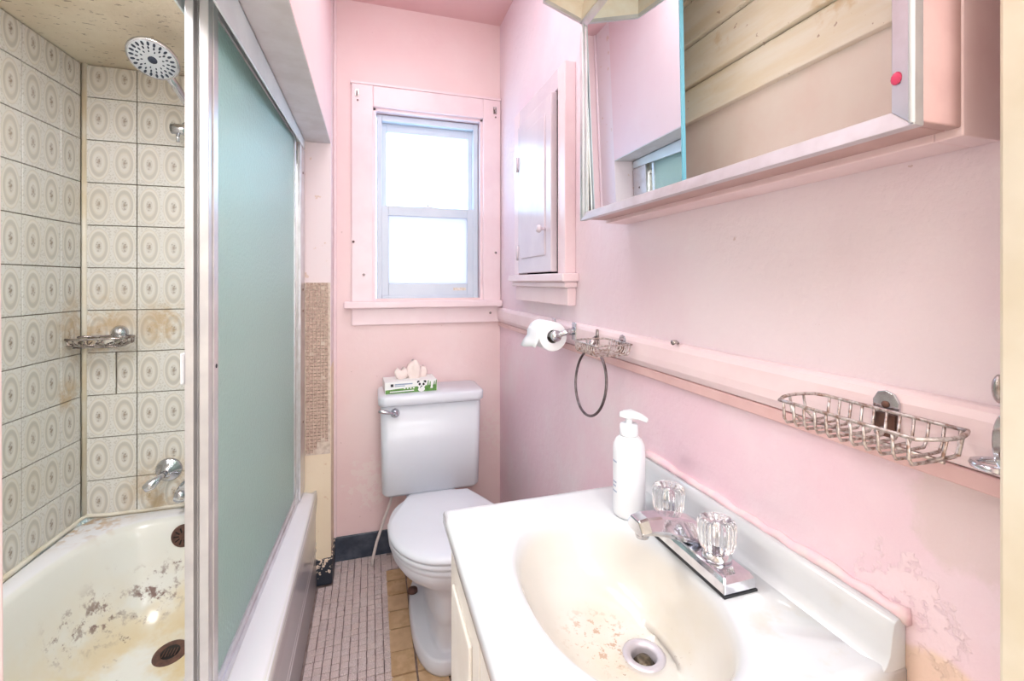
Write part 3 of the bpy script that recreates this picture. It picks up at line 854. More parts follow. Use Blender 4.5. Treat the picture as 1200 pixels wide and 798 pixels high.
# ------------------------------------------------------------------ shower fittings
sh_ = thing('hand_shower', (-.645, 1.84, 1.74), 'chrome hand shower head with dark nozzles under the shower ceiling', 'shower head')
SO = Matrix.Translation((.645, -1.84, -1.74))
def spart(mb, name, m, parent=None, bevel=0):
    o = mb.build(name, M[m], parent or sh_, bevel)
    if parent is None: o.matrix_local = SO
    return o
hc = Vector((-.608, 1.575, 1.842)); nrm = Vector((-.045, -.585, -.814)).normalized()
hdl = Vector((-.545, 1.75, 1.762)) - hc
xax = hdl - nrm * hdl.dot(nrm)
hm = axis_mat(hc, nrm, xax)
spart(MB().lathe([(.001, -.026), (.03, -.024), (.052, -.016), (.063, -.006), (.066, .002), (.063, .007), (.06, .0075)], 40, hm), 'head', 'chrome')
fc = MB().lathe([(.001, .0082), (.04, .0082), (.058, .0078), (.0605, .006)], 40, hm)
face = spart(fc, 'spray_face', 'spray_face')
nz = MB()
for rr, cnt_, sz in ((.050, 22, .0046), (.038, 18, .003), (.027, 12, .0022)):
    for k in range(cnt_):
        t = 2 * PI * k / cnt_ + rr * 9
        mm = hm @ Matrix.Rotation(t, 4, 'Z') @ Matrix.Translation((rr, 0, .008)) @ Matrix.Diagonal((1.45, .75, 1, 1))
        nz.lathe([(sz, 0), (sz * .9, .0016), (.0004, .0018)], 8, mm)
nz.lathe([(.012, .008), (.011, .0098), (.0004, .010)], 16, hm)
stuff(nz.build('nozzles', M['nozzle'], face))
p0 = hc + xax.normalized() * .055 - nrm * .010; p3 = Vector((-.566, 1.76, 1.752))
spart(MB().tube([p0, p0.lerp(p3, .25) - Vector((0, 0, -.003)), p0.lerp(p3, .6), p3], [.013, .0125, .012, .0115], 14), 'handle', 'chrome')
bkt = MB().tube([(-.655, 1.832, 1.716), (-.60, 1.832, 1.716)], .018, 16); bkt.tube([(-.60, 1.832, 1.716), (-.566, 1.80, 1.73), (-.560, 1.77, 1.745)], [.012, .014, .017], 12); bkt.tube([(-.628, 1.84, 1.72), (-.628, 1.875, 1.735), (-.628, YA - .004, 1.74)], .011, 10)
bkt.tube([(-.636, 1.832, 1.70), (-.636, 1.832, 1.672)], .006, 8)
bkt.lathe([(.03, 0), (.028, .006), (.012, .012)], 20, axis_mat((-.628, YA - .004, 1.74), (0, -1, 0)))
spart(bkt, 'holder_arm', 'chrome')

sd = thing('shower_soap_dish', (-.865, YA, 1.0), 'tarnished openwork metal soap dish on the oval-patterned shower tiles', 'soap dish')
DO_ = Matrix.Translation((.865, -YA, -1.0))
def sdpart(mb, name, m):
    o = mb.build(name, M[m], sd); o.matrix_local = DO_; return o
def dish_ring(hx, hy, z, n=36, y=1.858):
    return [(-.866 + hx * math.copysign(abs(math.cos(2 * PI * k / n)) ** .7, math.cos(2 * PI * k / n)), y + hy * math.copysign(abs(math.sin(2 * PI * k / n)) ** .7, math.sin(2 * PI * k / n)), z) for k in range(n)]
sdpart(MB().tube(dish_ring(.088, .050, 1.002), .004, 6, True), 'rim', 'old_chrome')
sdpart(MB().tube(dish_ring(.066, .036, .974), .003, 6, True), 'base_ring', 'old_chrome')
r1 = dish_ring(.087, .049, .999); r0 = dish_ring(.066, .036, .975)
for k in range(0, 36, 2):
    a, b = Vector(r1[k]), Vector(r0[(k + 1) % 36]); m_ = a.lerp(b, .5) + Vector(((a.x + .866) * .12, (a.y - 1.858) * .12, -.004))
    sdpart(MB().tube([a, m_, b, Vector(r0[(k - 1) % 36]).lerp(a, .45)], .0022, 5), 'scroll', 'old_chrome')
fl_ = MB()
for k in range(-4, 5): fl_.box(-.866 + k * .0145 - .002, -.866 + k * .0145 + .002, 1.825, 1.891, .9715, .9745)
sdpart(fl_, 'tray_bars', 'old_chrome')
sdpart(MB().lathe([(.026, 0), (.026, .004), (.022, .014), (.012, .022), (.001, .024)], 24, axis_mat((-.835, YA - .004, 1.012), (0, -1, .1))), 'wall_mount', 'chrome')

vl = thing('shower_valve', (-.70, YA, .51), 'round chrome shower valve with lever on the stained tiles above the tub', 'valve')
VO = Matrix.Translation((.70, -YA, -.51))
vm = axis_mat((-.690, YA - .003, .518), (0, -1, 0))
o = MB().lathe([(.042, 0), (.042, .003), (.036, .010), (.02, .014), (.016, .03), (.001, .032)], 32, vm).build('escutcheon', M['chrome'], vl); o.matrix_local = VO
o = MB().tube([(-.690, YA - .026, .518), (-.705, YA - .052, .506), (-.722, YA - .066, .492), (-.738, YA - .072, .482)], [.010, .011, .018, .012], 14).build('lever', M['chrome'], vl); o.matrix_local = VO
sp_ = thing('tub_spout', (-.622, YA, .46), 'chrome tub spout peeping past the shower door edge', 'spout')
o = MB().tube([(-.622, YA - .004, .465), (-.622, YA - .05, .466), (-.622, YA - .10, .46), (-.622, YA - .115, .45)], [.024, .023, .021, .017], 16).build('pipe', M['chrome'], sp_); o.matrix_local = Matrix.Translation((.622, -YA, -.46))

# ------------------------------------------------------------------ toilet
TXC = .238
tl = thing('toilet', (TXC, 1.62, 0), 'white porcelain two-piece toilet with closed lid under the window', 'toilet')
LOC = Matrix.Translation((-TXC, -1.62, 0))
def tpart(mb, name, m, bevel=0, seg=3, parent=None):
    o = mb.build(name, M[m], tl if parent is None else parent, bevel, seg)
    if parent is None: o.matrix_local = LOC
    return o
def egg(w, front, back, z, yc, n=48, ef=2.0, eb=2.6):
    pts = []
    for k in range(n):
        t = 2 * PI * k / n; c, s_ = math.cos(t), math.sin(t)
        if s_ >= 0: pts.append((TXC + w * math.copysign(abs(c) ** (2 / eb), c), yc + (back - yc) * abs(s_) ** (2 / eb), z))
        else: pts.append((TXC + w * math.copysign(abs(c) ** (2 / ef), c), yc - (yc - front) * abs(s_) ** (2 / ef), z))
    return pts
bw = MB()
bw.rings([egg(.108, 1.358, 1.84, 0, 1.60, ef=2.7), egg(.110, 1.354, 1.84, .010, 1.60, ef=2.7), egg(.108, 1.357, 1.838, .040, 1.60, ef=2.7), egg(.104, 1.362, 1.835, .0455, 1.60, ef=2.6), egg(.1005, 1.366, 1.83, .0465, 1.60, ef=2.6),
          egg(.062, 1.385, 1.82, .047, 1.60, ef=3.6), egg(.056, 1.392, 1.82, .0485, 1.60, ef=3.6), egg(.054, 1.394, 1.82, .060, 1.60, ef=3.6), egg(.053, 1.394, 1.82, .118, 1.60, ef=3.6), egg(.056, 1.391, 1.82, .128, 1.60, ef=3.3), egg(.062, 1.384, 1.82, .136, 1.59, ef=3.0),
          egg(.066, 1.380, 1.82, .170, 1.58, ef=2.7), egg(.070, 1.378, 1.82, .215, 1.57, ef=2.5), egg(.082, 1.368, 1.82, .245, 1.55, ef=2.3), egg(.132, 1.34, 1.80, .268, 1.53), egg(.158, 1.312, 1.79, .292, 1.52), egg(.174, 1.292, 1.785, .318, 1.52), egg(.180, 1.283, 1.78, .340, 1.52),
          egg(.180, 1.282, 1.78, .346, 1.52), egg(.184, 1.277, 1.78, .350, 1.52), egg(.185, 1.276, 1.78, .365, 1.52), egg(.180, 1.282, 1.775, .369, 1.52)], True, True, True, True)
tpart(bw, 'bowl', 'porcelain')
def lidring(w, front, z, n=60):
    pts = []; yc = 1.50
    for k in range(n):
        t = 2 * PI * k / n; c, s_ = math.cos(t), math.sin(t)
        if s_ < 0: pts.append((TXC + w * math.copysign(abs(c) ** .95, c), yc - (yc - front) * abs(s_) ** .95, z))
        else:
            # tapered straight-sided back
            yb = 1.705 - (.19 - w); u = abs(s_) ** .9
            ww = w * (1 - .42 * max(0, (u - .12) / .88) ** 1.15) if u < .999 else w * .58
            x = ww * math.copysign(min(1, abs(c) * 3.2 if u > .9 else 1), c) if u > .9 else ww * (1 if c > 0 else -1)
            pts.append((TXC + x, yc + (yb - yc) * u, z))
    return pts
st = MB(); st.rings([lidring(.182, 1.276, .369), lidring(.186, 1.270, .372), lidring(.186, 1.270, .384), lidring(.183, 1.274, .387)], True, True, True, True)
tpart(st, 'seat', 'porcelain')
ld = MB(); ld.rings([lidring(.183, 1.274, .388), lidring(.188, 1.267, .390), lidring(.188, 1.267, .398), lidring(.184, 1.272, .405), lidring(.172, 1.288, .409), lidring(.08, 1.40, .412)], True, True, True, True)
tpart(ld, 'lid', 'porcelain')
# tank: tapered box with rounded corners
def rrect(x0, x1, y0, y1, r, z, n=6):
    pts = []
    for (cx_, cy_, a0) in ((x1 - r, y1 - r, 0), (x0 + r, y1 - r, 90), (x0 + r, y0 + r, 180), (x1 - r, y0 + r, 270)):
        for k in range(n + 1):
            t = R(a0 + 90 * k / n); pts.append((cx_ + r * math.cos(t), cy_ + r * math.sin(t), z))
    return pts
tk = MB()
def tank_ring(z, ins=0):
    f = (z - .33) / .37
    return rrect(TXC - .196 - .006 * f + ins, TXC + .196 + .006 * f - ins, 1.852 - .012 * f + ins, 2.03 - ins, .028, z)
tk.rings([tank_ring(.328, .02), tank_ring(.333, .008), tank_ring(.345, 0), tank_ring(.50), tank_ring(.705)], True, True, True, True)
tpart(tk, 'tank', 'porcelain')
tlid = MB()
def lr(z, ins): return rrect(TXC - .212 + ins, TXC + .212 - ins, 1.825 + ins, 2.037 - ins, .03, z)
tlid.rings([lr(.700, .006), lr(.704, .001), lr(.715, 0), lr(.732, 0), lr(.738, .003), lr(.741, .010)], True, True, True, True)
tpart(tlid, 'tank_lid', 'porcelain')
lv = MB().lathe([(.018, 0), (.018, .006), (.013, .010), (.011, .016), (.001, .018)], 20, axis_mat((.090, 1.843, .672), (0, -1, 0)))
tpart(lv, 'lever_boss', 'chrome')
lv = MB().tube([(.090, 1.829, .672), (.070, 1.822, .678), (.038, 1.820, .687), (.028, 1.822, .688)], [.007, .007, .008, .006], 10)
tpart(lv, 'flush_lever', 'chrome')
nk = MB().box(TXC - .10, TXC + .10, 1.745, 1.99, .29, .335)
tpart(nk, 'tank_shelf', 'porcelain', .02)
hs = MB().tube([(.085, 1.93, .33), (.078, 1.945, .28), (.05, 1.965, .19), (.022, 1.975, .10), (.006, 1.978, .03), (.004, 1.98, 0.0)], .006, 8)
tpart(hs, 'supply_hose', 'hose')
bcap = MB().lathe([(.018, 0), (.017, .010), (.001, .014)], 16, axis_mat((TXC - .092, 1.70, .048), (0, 0, 1)))
tpart(bcap, 'bolt', 'rust')

# ------------------------------------------------------------------ tissue box on the tank
tb = thing('tissue_box', (.155, 1.925, .741), 'flat white and green panda tissue box on the toilet tank lid', 'tissue box', None, R(3))
TBL, TBD, TBH = .104, .058, .046
TB = MB().box(-TBL, TBL, -TBD, TBD, 0, TBH)
tb.location = (.153, 1.928, .741)
TB.build('carton', M['white_print'], tb, .0012)
pf = -TBD - .0006
band = MB().add([(-TBL + .002, pf, .001), (TBL - .002, pf, .001), (TBL - .002, pf, .026), (.03, pf, .024), (-.03, pf, .020), (-TBL + .002, pf, .016)], [(0, 1, 2, 3, 4, 5)])
band.build('green_band', M['green'], tb)
def flat(pts, name, m, dy=0):
    MB().add([(x, pf - .0004 - dy, z) for x, z in pts], [tuple(range(len(pts)))]).build(name, M[m], tb)
def disc(x, z, rx, rz, n=20): return [(x + rx * math.cos(2 * PI * k / n), z + rz * math.sin(2 * PI * k / n)) for k in range(n)]
px_ = .040
for (x, z, rx, rz, m, dy) in ((-.012, .041, .006, .005, 'ink', .0002), (.014, .041, .006, .005, 'ink', .0002), (0, .011, .014, .010, 'white_print', .0001), (0, .029, .017, .014, 'white_print', .0004),
                              (-.0075, .032, .0045, .0055, 'ink', .0007), (.0085, .031, .0045, .0055, 'ink', .0007), (0, .023, .0035, .0025, 'ink', .0007), (-.004, .018, .0025, .002, 'ink', .0007)):
    flat(disc(px_ + x, z, rx, rz), 'panda_print', m, dy)
for k, (x, h, w) in enumerate(((.065, .045, .004), (.073, .040, .004), (.081, .0455, .005), (.090, .041, .004), (.098, .0455, .004))):
    flat([(x - w, .012), (x + w, .012), (x + w * .4 + .003, h), (x + .002, h)], 'leaf_print', 'green' if k != 2 else 'white_print', .0002)
flat([(-.082, .028), (-.071, .028), (-.071, .039), (-.082, .039)], 'logo_print', 'ink')
flat([(-.066, .034), (.004, .034), (.004, .0385), (-.066, .0385)], 'lettering_print', 'blue_ink'); flat([(-.066, .028), (-.026, .028), (-.026, .031), (-.066, .031)], 'lettering_print', 'blue_ink')
flat([(-.085, .006), (.01, .007), (.01, .011), (-.085, .010)], 'lettering_print', 'white_print', .0003)
for k in range(4): flat([(-.03 + k * .012, .016), (-.024 + k * .012, .016), (-.024 + k * .012, .021), (-.03 + k * .012, .021)], 'star_print', 'white_print', .0003)
ti = MB()
def crumple(cx_, cy_, hx, hz, seed):
    rnd = random.Random(seed); rings = []
    for i in range(7):
        f = i / 6; ring = []
        for k in range(16):
            t = 2 * PI * k / 16
            w = hx * (.55 + .55 * math.sin(f * 2.2)) * (1 + .35 * math.sin(3 * t + seed + f * 2)) * (1 - .55 * f ** 3)
            ring.append((cx_ + w * math.cos(t), cy_ + .55 * w * math.sin(t), TBH - .002 + hz * f + .008 * math.sin(2 * t + seed) * f + rnd.uniform(-.003, .003)))
        rings.append(ring)
    ti.rings(rings, True, False, True, True)
crumple(-.035, .005, .028, .042, 1); crumple(.022, .0, .030, .072, 4); crumple(.05, .012, .022, .045, 8)
ti.build('tissue', M['tissue'], tb)

# ------------------------------------------------------------------ vanity
VY0, VY1, VX0, VZ = .357, .857, .130, .755
va = thing('vanity_cabinet', (.37, .607, 0), 'cream painted vanity cabinet below the white sink top', 'cabinet')
AO = Matrix.Translation((-.37, -.607, 0))
def vpart(mb, name, m, bevel=.002, parent=None):
    o = mb.build(name, M[m], parent or va, bevel)
    if parent is None: o.matrix_local = AO
    return o
vb = MB(); vb.box(.160, .176, VY0 + .012, VY1 - .012, .08, VZ - .024); vb.box(.176, XR - .002, VY0 + .012, VY0 + .028, .0, VZ - .024); vb.box(.176, XR - .002, VY1 - .028, VY1 - .012, .0, VZ - .024)
vb.box(.176, XR - .002, VY0 + .028, VY1 - .028, .08, .095); vb.box(.21, .222, VY0 + .028, VY1 - .028, 0, .08)
vpart(vb, 'carcass', 'vanity_cream')
for y0, y1 in ((VY0 + .02, .603), (.610, VY1 - .02)):
    o = vpart(MB().box(.142, .160, y0, y1, .10, VZ - .05), 'door', 'vanity_cream', .003)
    k = MB().box(.136, .1425, y0 + .04, y1 - .04, .15, VZ - .10); k.build('door_panel', M['vanity_cream'], o, .004)

sk = thing('sink_top', (.36, .607, VZ), 'white cultured marble sink top with oval cream basin and brown-specked drain area', 'sink')
KO = Matrix.Translation((-.36, -.607, -VZ))
def kpart(mb, name, m, bevel=0, parent=None):
    o = mb.build(name, M[m], parent or sk, bevel)
    if parent is None: o.matrix_local = KO
    return o
NS = 96
bcx, bcy = .336, .588
def rect_ring(ins, z):
    x0, x1, y0, y1 = VX0 + ins, XR - .001 - (ins if ins < .02 else .0), VY0 + ins, VY1 - ins
    pts = []
    for k in range(NS):
        t = 2 * PI * k / NS; dx, dy = math.cos(t) * (x1 - x0), math.sin(t) * (y1 - y0)
        sx = ((x1 if dx > 0 else x0) - bcx) / dx if abs(dx) > 1e-9 else 1e9
        sy = ((y1 if dy > 0 else y0) - bcy) / dy if abs(dy) > 1e-9 else 1e9
        s_ = min(sx, sy); pts.append((bcx + dx * s_, bcy + dy * s_, z))
    # snap the nearest samples to the corners
    for (cx_, cy_) in ((x0, y0), (x1, y0), (x0, y1), (x1, y1)):
        i = min(range(NS), key=lambda q: (pts[q][0] - cx_) ** 2 + (pts[q][1] - cy_) ** 2); pts[i] = (cx_, cy_, z)
    return pts
def bowl_ring(r, z, m=0.0):
    x = bcx + (.385 - bcx) * m; y = bcy + (.580 - bcy) * m
    pts = []
    for k in range(NS):
        t = 2 * PI * k / NS; c, s_ = math.cos(t), math.sin(t); e = 2 / 2.25
        pts.append((x + .131 * r * math.copysign(abs(c) ** e, c), y + .192 * r * math.copysign(abs(s_) ** e, s_), z))
    return pts
top = MB()
rg = [rect_ring(.004, VZ - .030), rect_ring(0, VZ - .022), rect_ring(0, VZ - .006), rect_ring(.002, VZ), rect_ring(.006, VZ + .0025), rect_ring(.016, VZ + .0018), rect_ring(.026, VZ),
      bowl_ring(1.06, VZ), bowl_ring(1.02, VZ - .002), bowl_ring(.99, VZ - .007)]
for r, dz, m in ((.955, .020, .02), (.91, .040, .06), (.85, .062, .12), (.77, .082, .2), (.66, .097, .32), (.52, .107, .5), (.38, .112, .7), (.25, .115, .85), (.17, .117, 1.0), (.155, .125, 1.0), (.15, .16, 1.0)):
    if r < .3:
        z = VZ - dz; pts = []
        for k in range(NS):
            t = 2 * PI * k / NS; rr = .192 * r if r > .2 else (.026 if r > .16 else .0235)
            rr = .045 if r == .25 else rr
            pts.append((.385 + rr * math.cos(t), .580 + rr * math.sin(t), z))
        rg.append(pts)
    else: rg.append(bowl_ring(r, VZ - dz, m))
top.rings(rg, True, False, False, True)
kpart(top, 'counter_and_basin', 'marble')
bs = MB()
prof = [(XR - .001, VZ - .01), (.545, VZ - .001), (.551, VZ + .004), (.556, VZ + .014), (.559, VZ + .035), (.562, VZ + .048), (.567, VZ + .053), (XR - .001, VZ + .053)]
bs.rings([[(x, y, z) for x, z in prof] for y in (VY0 + .001, VY1 - .001)], True, True, True, True)
kpart(bs, 'backsplash', 'marble', .001)
ck = MB()
pts = [(XR - .003, VY0 - .004 + .511 * k / 24, VZ + .056 + random.uniform(-.002, .003)) for k in range(25)]
ck.tube(pts, [random.uniform(.006, .0105) for _ in pts], 6)
kpart(ck, 'painted_caulk', 'caulk_pink')
ds = MB().lathe([(.0175, -.020), (.018, -.004), (.020, .001), (.0265, .003), (.031, .001), (.032, -.002)], 32, axis_mat((.385, .580, VZ - .117), (0, 0, 1)), cap=False)
kpart(ds, 'drain_ring', 'alu_grey')
dk_ = MB().lathe([(.001, -.004), (.009, -.004), (.0125, -.008), (.0130, -.014), (.0172, -.0145), (.0172, -.018)], 24, axis_mat((.385, .580, VZ - .117), (0, 0, 1)))
kpart(dk_, 'drain_stopper', 'bronze')

# ------------------------------------------------------------------ faucet
fa = thing('faucet', (.49, .607, VZ), 'angular chrome faucet with two clear fluted knobs behind the basin', 'faucet')
FAO = Matrix.Translation((-.49, -.607, -VZ))
def fap(mb, name, m, bevel=0, parent=None):
    o = mb.build(name, M[m], parent or fa, bevel)
    if parent is None: o.matrix_local = FAO
    return o
fap(MB().box(.4615, .5185, .504, .704, VZ, VZ + .003), 'gasket', 'ink', 0)
bp = MB()
b0 = [(.462, .505), (.518, .505), (.518, .703), (.462, .703)]
def scl(z, i): return [(x + (i if x < .49 else -i), y + (i if y < .6 else -i), z) for x, y in b0]
bp.rings([scl(VZ + .003, 0), scl(VZ + .018, .001), scl(VZ + .025, .006)], True, True, True, False)
fap(bp, 'base', 'chrome', .002)
def sec(x, z, w, h):
    # hexagonal section of the spout in the YZ plane at x
    yc = .612
    return [(x, yc - w, z - h * .2), (x, yc - w * .55, z + h * .5), (x, yc + w * .55, z + h * .5), (x, yc + w, z - h * .2), (x, yc + w * .8, z - h * .5), (x, yc - w * .8, z - h * .5)]
spo = MB()
spo.rings([sec(.512, VZ + .030, .030, .028), sec(.495, VZ + .036, .029, .034), sec(.465, VZ + .046, .026, .034), sec(.430, VZ + .056, .024, .028), sec(.405, VZ + .060, .024, .024), sec(.389, VZ + .058, .022, .022)], True, True, True, False)
fap(spo, 'spout', 'chrome', .0025)
fap(MB().lathe([(.010, 0), (.011, .004), (.011, .014)], 20, axis_mat((.403, .612, VZ + .038), (0, 0, 1))), 'aerator', 'chrome')
for yk in (.553, .668):
    fap(MB().lathe([(.021, 0), (.021, .006), (.017, .010), (.014, .014)], 28, axis_mat((.492, yk, VZ + .024), (0, 0, 1))), 'knob_collar', 'chrome')
    kn = MB().lathe([(.016, 0), (.0225, .004), (.025, .012), (.026, .026), (.0265, .038), (.0245, .044), (.018, .047), (.012, .045), (.002, .044)], 80, axis_mat((.492, yk, VZ + .036), (0, 0, 1)), 16, .05)
    fap(kn, 'knob', 'acrylic')
    fap(MB().lathe([(.006, 0), (.007, .03), (.004, .034)], 12, axis_mat((.492, yk, VZ + .036), (0, 0, 1))), 'knob_stem', 'chrome')

# ------------------------------------------------------------------ soap pump bottle
bo = thing('pump_bottle', (.462, .745, VZ), 'plain white pump bottle standing at the back corner of the sink', 'bottle')
MB().lathe([(.026, 0), (.029, .003), (.0295, .01), (.0295, .120), (.0285, .130), (.024, .140), (.017, .146), (.015, .150)], 36).build('body', M['plastic_white'], bo)
MB().lathe([(.0165, .147), (.017, .150), (.0165, .168), (.013, .170), (.001, .170)], 28).build('collar', M['plastic_white'], bo)
pm = MB().tube([(0, 0, .168), (0, 0, .182)], .0065, 12)
v = [(-.012, -.008), (.012, -.008), (.012, .008), (-.012, .008)]
pm.rings([[(-.016, .009, .180), (-.016, -.009, .180), (-.016, -.009, .190), (-.016, .009, .190)], [(.0, .011, .180), (.0, -.011, .180), (.0, -.011, .194), (.0, .011, .194)],
          [(.022, .008, .181), (.022, -.008, .181), (.022, -.008, .190), (.022, .008, .190)], [(.036, .004, .177), (.036, -.004, .177), (.036, -.004, .184), (.036, .004, .184)]], True, True, True, True,
         Matrix.Rotation(R(-55), 4, 'Z'))
pm.build('pump_head', M['plastic_white'], bo, .002)
lb = MB()
for z, w in ((.045, .5), (.055, .35), (.062, .45), (.10, .5)):
    n = 8; a0 = R(176)
    vs = []
    for k in range(n + 1):
        t = a0 + w * k / n - w / 2
        vs += [(.02965 * math.cos(t), .02965 * math.sin(t), z), (.02965 * math.cos(t), .02965 * math.sin(t), z + .003)]
    lb.add(vs, [(2 * k, 2 * k + 2, 2 * k + 3, 2 * k + 1) for k in range(n)])
stuff(lb.build('label_print', M['blue_ink'], bo))

# ------------------------------------------------------------------ toilet paper
ph = thing('toilet_paper_holder', (.564, 1.27, 1.045), 'chrome two-post toilet paper holder on the pink chair rail', 'holder')
PO = Matrix.Translation((-.564, -1.27, -1.045))
def pp(mb, name, m, bevel=0):
    o = mb.build(name, M[m], ph, bevel); o.matrix_local = PO; return o
for yv in (1.197, 1.352):
    pl = MB().box(.5595, .564, yv - .013, yv + .013, 1.02, 1.072)
    pp(pl, 'wall_plate', 'chrome', .004)
    pp(MB().tube([(.562, yv, 1.047), (.54, yv, 1.044), (.512, yv, 1.038)], [.012, .008, .008], 12), 'post', 'chrome')
    s_ = 1 if yv < 1.27 else -1
    pp(MB().lathe([(.001, -.010), (.012, -.010), (.0165, -.005), (.0165, .004), (.010, .006)], 24, axis_mat((.506, yv + .004 * s_, 1.034), (0, s_, 0))), 'end_cap', 'chrome')
pp(MB().tube([(.506, 1.20, 1.034), (.506, 1.348, 1.034)], .009, 12), 'roller', 'plastic_white')
tp = thing('toilet_paper_roll', (.506, 1.275, 1.030), 'white toilet paper roll on its chrome holder below the cupboard', 'toilet paper')
ro = MB()
prof = [(.0195, .055), (.0195, -.055), (.043, -.055), (.043, .055)]
n = 40
rings = []
for (r, y) in prof + prof[:1]: rings.append([(r * math.cos(2 * PI * k / n), -y, r * math.sin(2 * PI * k / n)) for k in range(n)])
ro.rings(rings, True, False, False, False)
o = ro.build('roll', M['paper'], tp, .002)
for p_ in o.data.polygons: p_.use_smooth = False
MB().rings([[(.0190 * math.cos(2 * PI * k / 24), y, .0190 * math.sin(2 * PI * k / 24)) for k in range(24)] for y in (-.0545, .0545)], True, False, False).build('core', M['cardboard'], tp)
sh = MB()
pts = [(.0435, 100), (.0437, 130), (.044, 160), (.0448, 185)]
ringA = []
for y in (-.052, -.02, .02, .053):
    row = [(.0438 * math.cos(R(a)), y, .0438 * math.sin(R(a))) for a in (90, 115, 140, 165, 185)]
    row += [(-.048 - .006 * (y > 0), y + .004, -.018), (-.052 - .010 * (y > 0), y + .008, -.032 - .006 * (y > 0))]
    ringA.append(row)
sh.rings(ringA, False, False, False, True)
o = sh.build('loose_sheet', M['paper'], tp)
sd_ = o.modifiers.new('thickness', 'SOLIDIFY'); sd_.thickness = .0006

# ------------------------------------------------------------------ wire soap baskets, towel ring, tumbler holder
def basket(x0, x1, y0, y1, zr, zb, nw, bow, ybr, label, zp):
    cx_, cy_ = .5 * (x0 + x1), .5 * (y0 + y1)
    b = thing('soap_basket', (cx_, cy_, zb), label, 'soap basket', 'wire soap baskets on the chair rail')
    BO = Matrix.Translation((-cx_, -cy_, -zb))
    def bp_(mb, name, m, bevel=0):
        o = mb.build(name, M[m], b, bevel); o.matrix_local = BO; return o
    rim = [(x0, y0, zr)] + [(x0, y0 + (y1 - y0) * k / 6, zr) for k in range(1, 6)] + [(x0, y1, zr)] + [(x0 + (x1 - x0) * k / 6, y1 + bow * math.sin(PI * k / 6), zr + .002) for k in range(1, 6)] \
        + [(x1, y1, zr)] + [(x1, y1 + (y0 - y1) * k / 6, zr) for k in range(1, 6)] + [(x1, y0, zr)] + [(x1 + (x0 - x1) * k / 6, y0 - bow * math.sin(PI * k / 6), zr) for k in range(1, 6)]
    bp_(MB().tube(rim, .0021, 8, True), 'rim_wire', 'rust_wire')
    for k in range(nw):
        y = y0 + .006 + (y1 - y0 - .012) * k / (nw - 1)
        w = MB().tube([(x0, y, zr), (x0 + .001, y, zb + .006), (x0 + .005, y, zb), (cx_, y, zb - .001), (x1 - .008, y, zb), (x1 - .003, y, zb + .007), (x1, y, zr)], .0017, 6)
        bp_(w, 'cross_wire', 'rust_wire')
    lw = MB()
    for s_ in (0, 1):
        e = y1 + bow * .9 if s_ else y0 - bow * .9
        yy_ = y1 - .006 if s_ else y0 + .006
        for fx in (.36, .66):
            x = x0 + (x1 - x0) * fx
            bp_(MB().tube([(x, e, zr), (x, e - (.003 if s_ else -.003), zb + .008), (x, yy_, zb)], .0017, 6), 'end_wire', 'rust_wire')
    bp_(MB().tube([(cx_ + .01, y0 + .004, zb - .003), (cx_ + .01, y1 - .004, zb - .003)], .0018, 6), 'long_wire', 'rust_wire')
    br = MB(); br.rings([[(x, ybr - .014, zp[0]), (x, ybr + .014, zp[0]), (x, ybr + .014, zp[1] - .012), (x, ybr + .009, zp[1] - .003), (x, ybr, zp[1]), (x, ybr - .009, zp[1] - .003), (x, ybr - .014, zp[1] - .012)] for x in (.564, .5605)], True, True, True, False)
    bp_(br, 'wall_plate', 'chrome', .0012)
    bp_(MB().lathe([(.004, 0), (.0038, .0015), (.001, .002)], 12, axis_mat((.5605, ybr, zp[1] - .016), (-1, 0, 0))), 'screw', 'rust')
    bp_(MB().box(.5565, .5605, ybr - .010, ybr + .010, zp[0] - .004, zp[0] + .022), 'clip', 'rust', .001)
    bp_(MB().tube([(.558, ybr, zp[0] + .004), (x1 - .006, ybr, zb + .001)], .004, 8), 'bracket_arm', 'rust_wire')
basket(.478, .553, .287, .432, 1.045, 1.019, 11, .010, .366, 'large rusty wire soap basket nearest the door jamb on the pink rail', (1.018, 1.066))
basket(.462, .553, .880, .982, 1.050, 1.027, 10, .004, .935, 'small wire soap basket beside the towel ring on the pink rail', (1.022, 1.066))

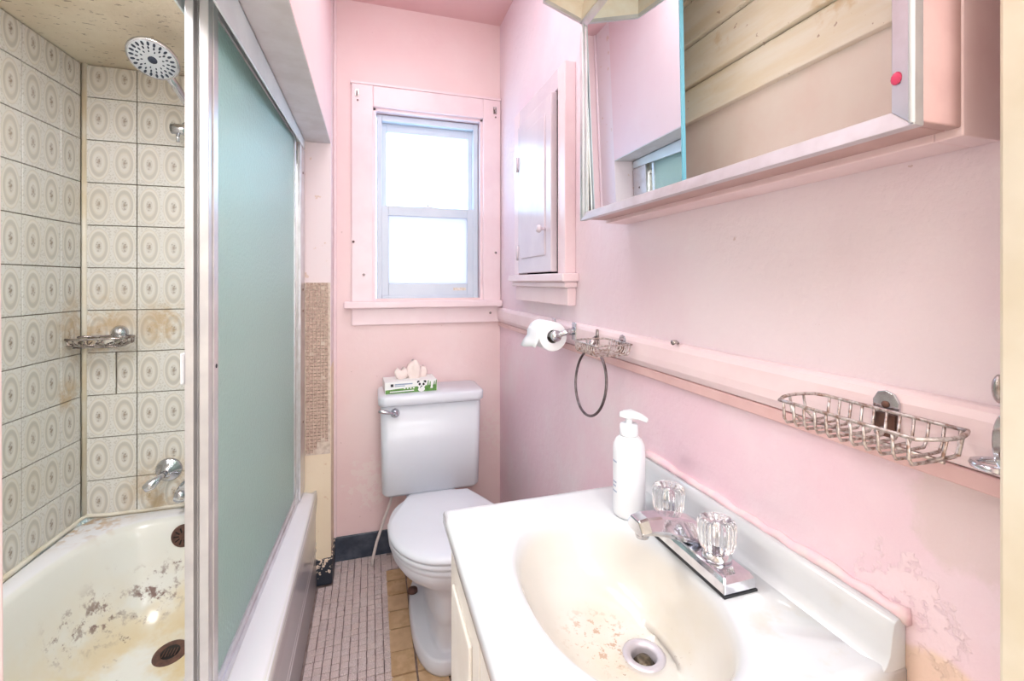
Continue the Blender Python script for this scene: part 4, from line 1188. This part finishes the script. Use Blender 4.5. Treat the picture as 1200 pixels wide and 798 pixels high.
tr_ = thing('towel_ring', (.545, 1.05, 1.04), 'dark chrome towel ring hanging below the small wire basket', 'towel ring')
RO = Matrix.Translation((-.545, -1.05, -1.04))
ct = (.537, 1.050, .932)
o = MB().tube([(ct[0] + .010 * math.sin(2 * PI * k / 48), ct[1] + .083 * math.cos(2 * PI * k / 48), ct[2] + .083 * math.sin(2 * PI * k / 48)) for k in range(48)], .0035, 8, True).build('ring', M['ring_metal'], tr_); o.matrix_local = RO
bm_ = MB(); bm_.rings([[(x, 1.058 - .011, 1.028), (x, 1.058 + .011, 1.028), (x, 1.058 + .004, 1.066), (x, 1.058 - .004, 1.066)] for x in (.564, .560)], True, True, True, False)
o = bm_.build('wall_plate', M['old_chrome'], tr_, .0012); o.matrix_local = RO
o = MB().tube([(.560, 1.058, 1.04), (.548, 1.056, 1.034), (.541, 1.054, 1.022), (.542, 1.052, 1.010)], [.010, .009, .007, .006], 10).build('ring_clasp', M['old_chrome'], tr_); o.matrix_local = RO

th = thing('tumbler_holder', (.564, .262, 1.04), 'polished chrome tumbler holder half hidden by the cream jamb', 'holder')
HO = Matrix.Translation((-.564, -.262, -1.04))
ph_ = MB(); ph_.rings([[(x, .262 + .012 * math.copysign(abs(math.cos(2 * PI * k / 24)) ** .8, math.cos(2 * PI * k / 24)), 1.040 + .028 * math.sin(2 * PI * k / 24)) for k in range(24)] for x in (.564, .560)], True, True, True, False)
o = ph_.build('wall_plate', M['chrome'], th, .0015); o.matrix_local = HO
o = MB().tube([(.550 + .016 * math.cos(2 * PI * k / 36), .264 + .016 * math.sin(2 * PI * k / 36), 1.020) for k in range(36)], .0036, 8, True).build('ring', M['chrome'], th); o.matrix_local = HO
o = MB().tube([(.561, .263, 1.036), (.559, .264, 1.030), (.564, .264, 1.022)], .004, 8).build('arm', M['rust_wire'], th); o.matrix_local = HO

hk = MB().lathe([(.003, 0), (.006, .004), (.0075, .012), (.006, .02), (.001, .022)], 16, axis_mat((.582, .2675, 1.087), (-1, 0, 0)) @ Matrix.Diagonal((1, 1, 1, 1)) @ Matrix.Scale(1.7, 4, (1, 0, 0)))
o = MB().rings([[(.5815 - .014 * math.sin(PI * i / 8) * 0 - .0015 * i, .2755 + (.0055 * math.sin(PI * (i + 1) / 9.5)) * math.cos(2 * PI * k / 20), 1.087 + (.014 * math.sin(PI * (i + 1) / 9.5)) * math.sin(2 * PI * k / 20)) for k in range(20)] for i in range(8)], True, True, True, True).build('wall_peg', M['old_chrome'])
tag(o, 'small grey oval peg on the wall above the tumbler holder', 'peg')
o = MB().tube([(.573, .748, 1.069), (.566, .744, 1.073), (.556, .742, 1.072)], [.003, .0035, .005], 8).build('nail', M['old_chrome'])
tag(o, 'bent nail on top of the pink chair rail between the two soap baskets', 'nail')
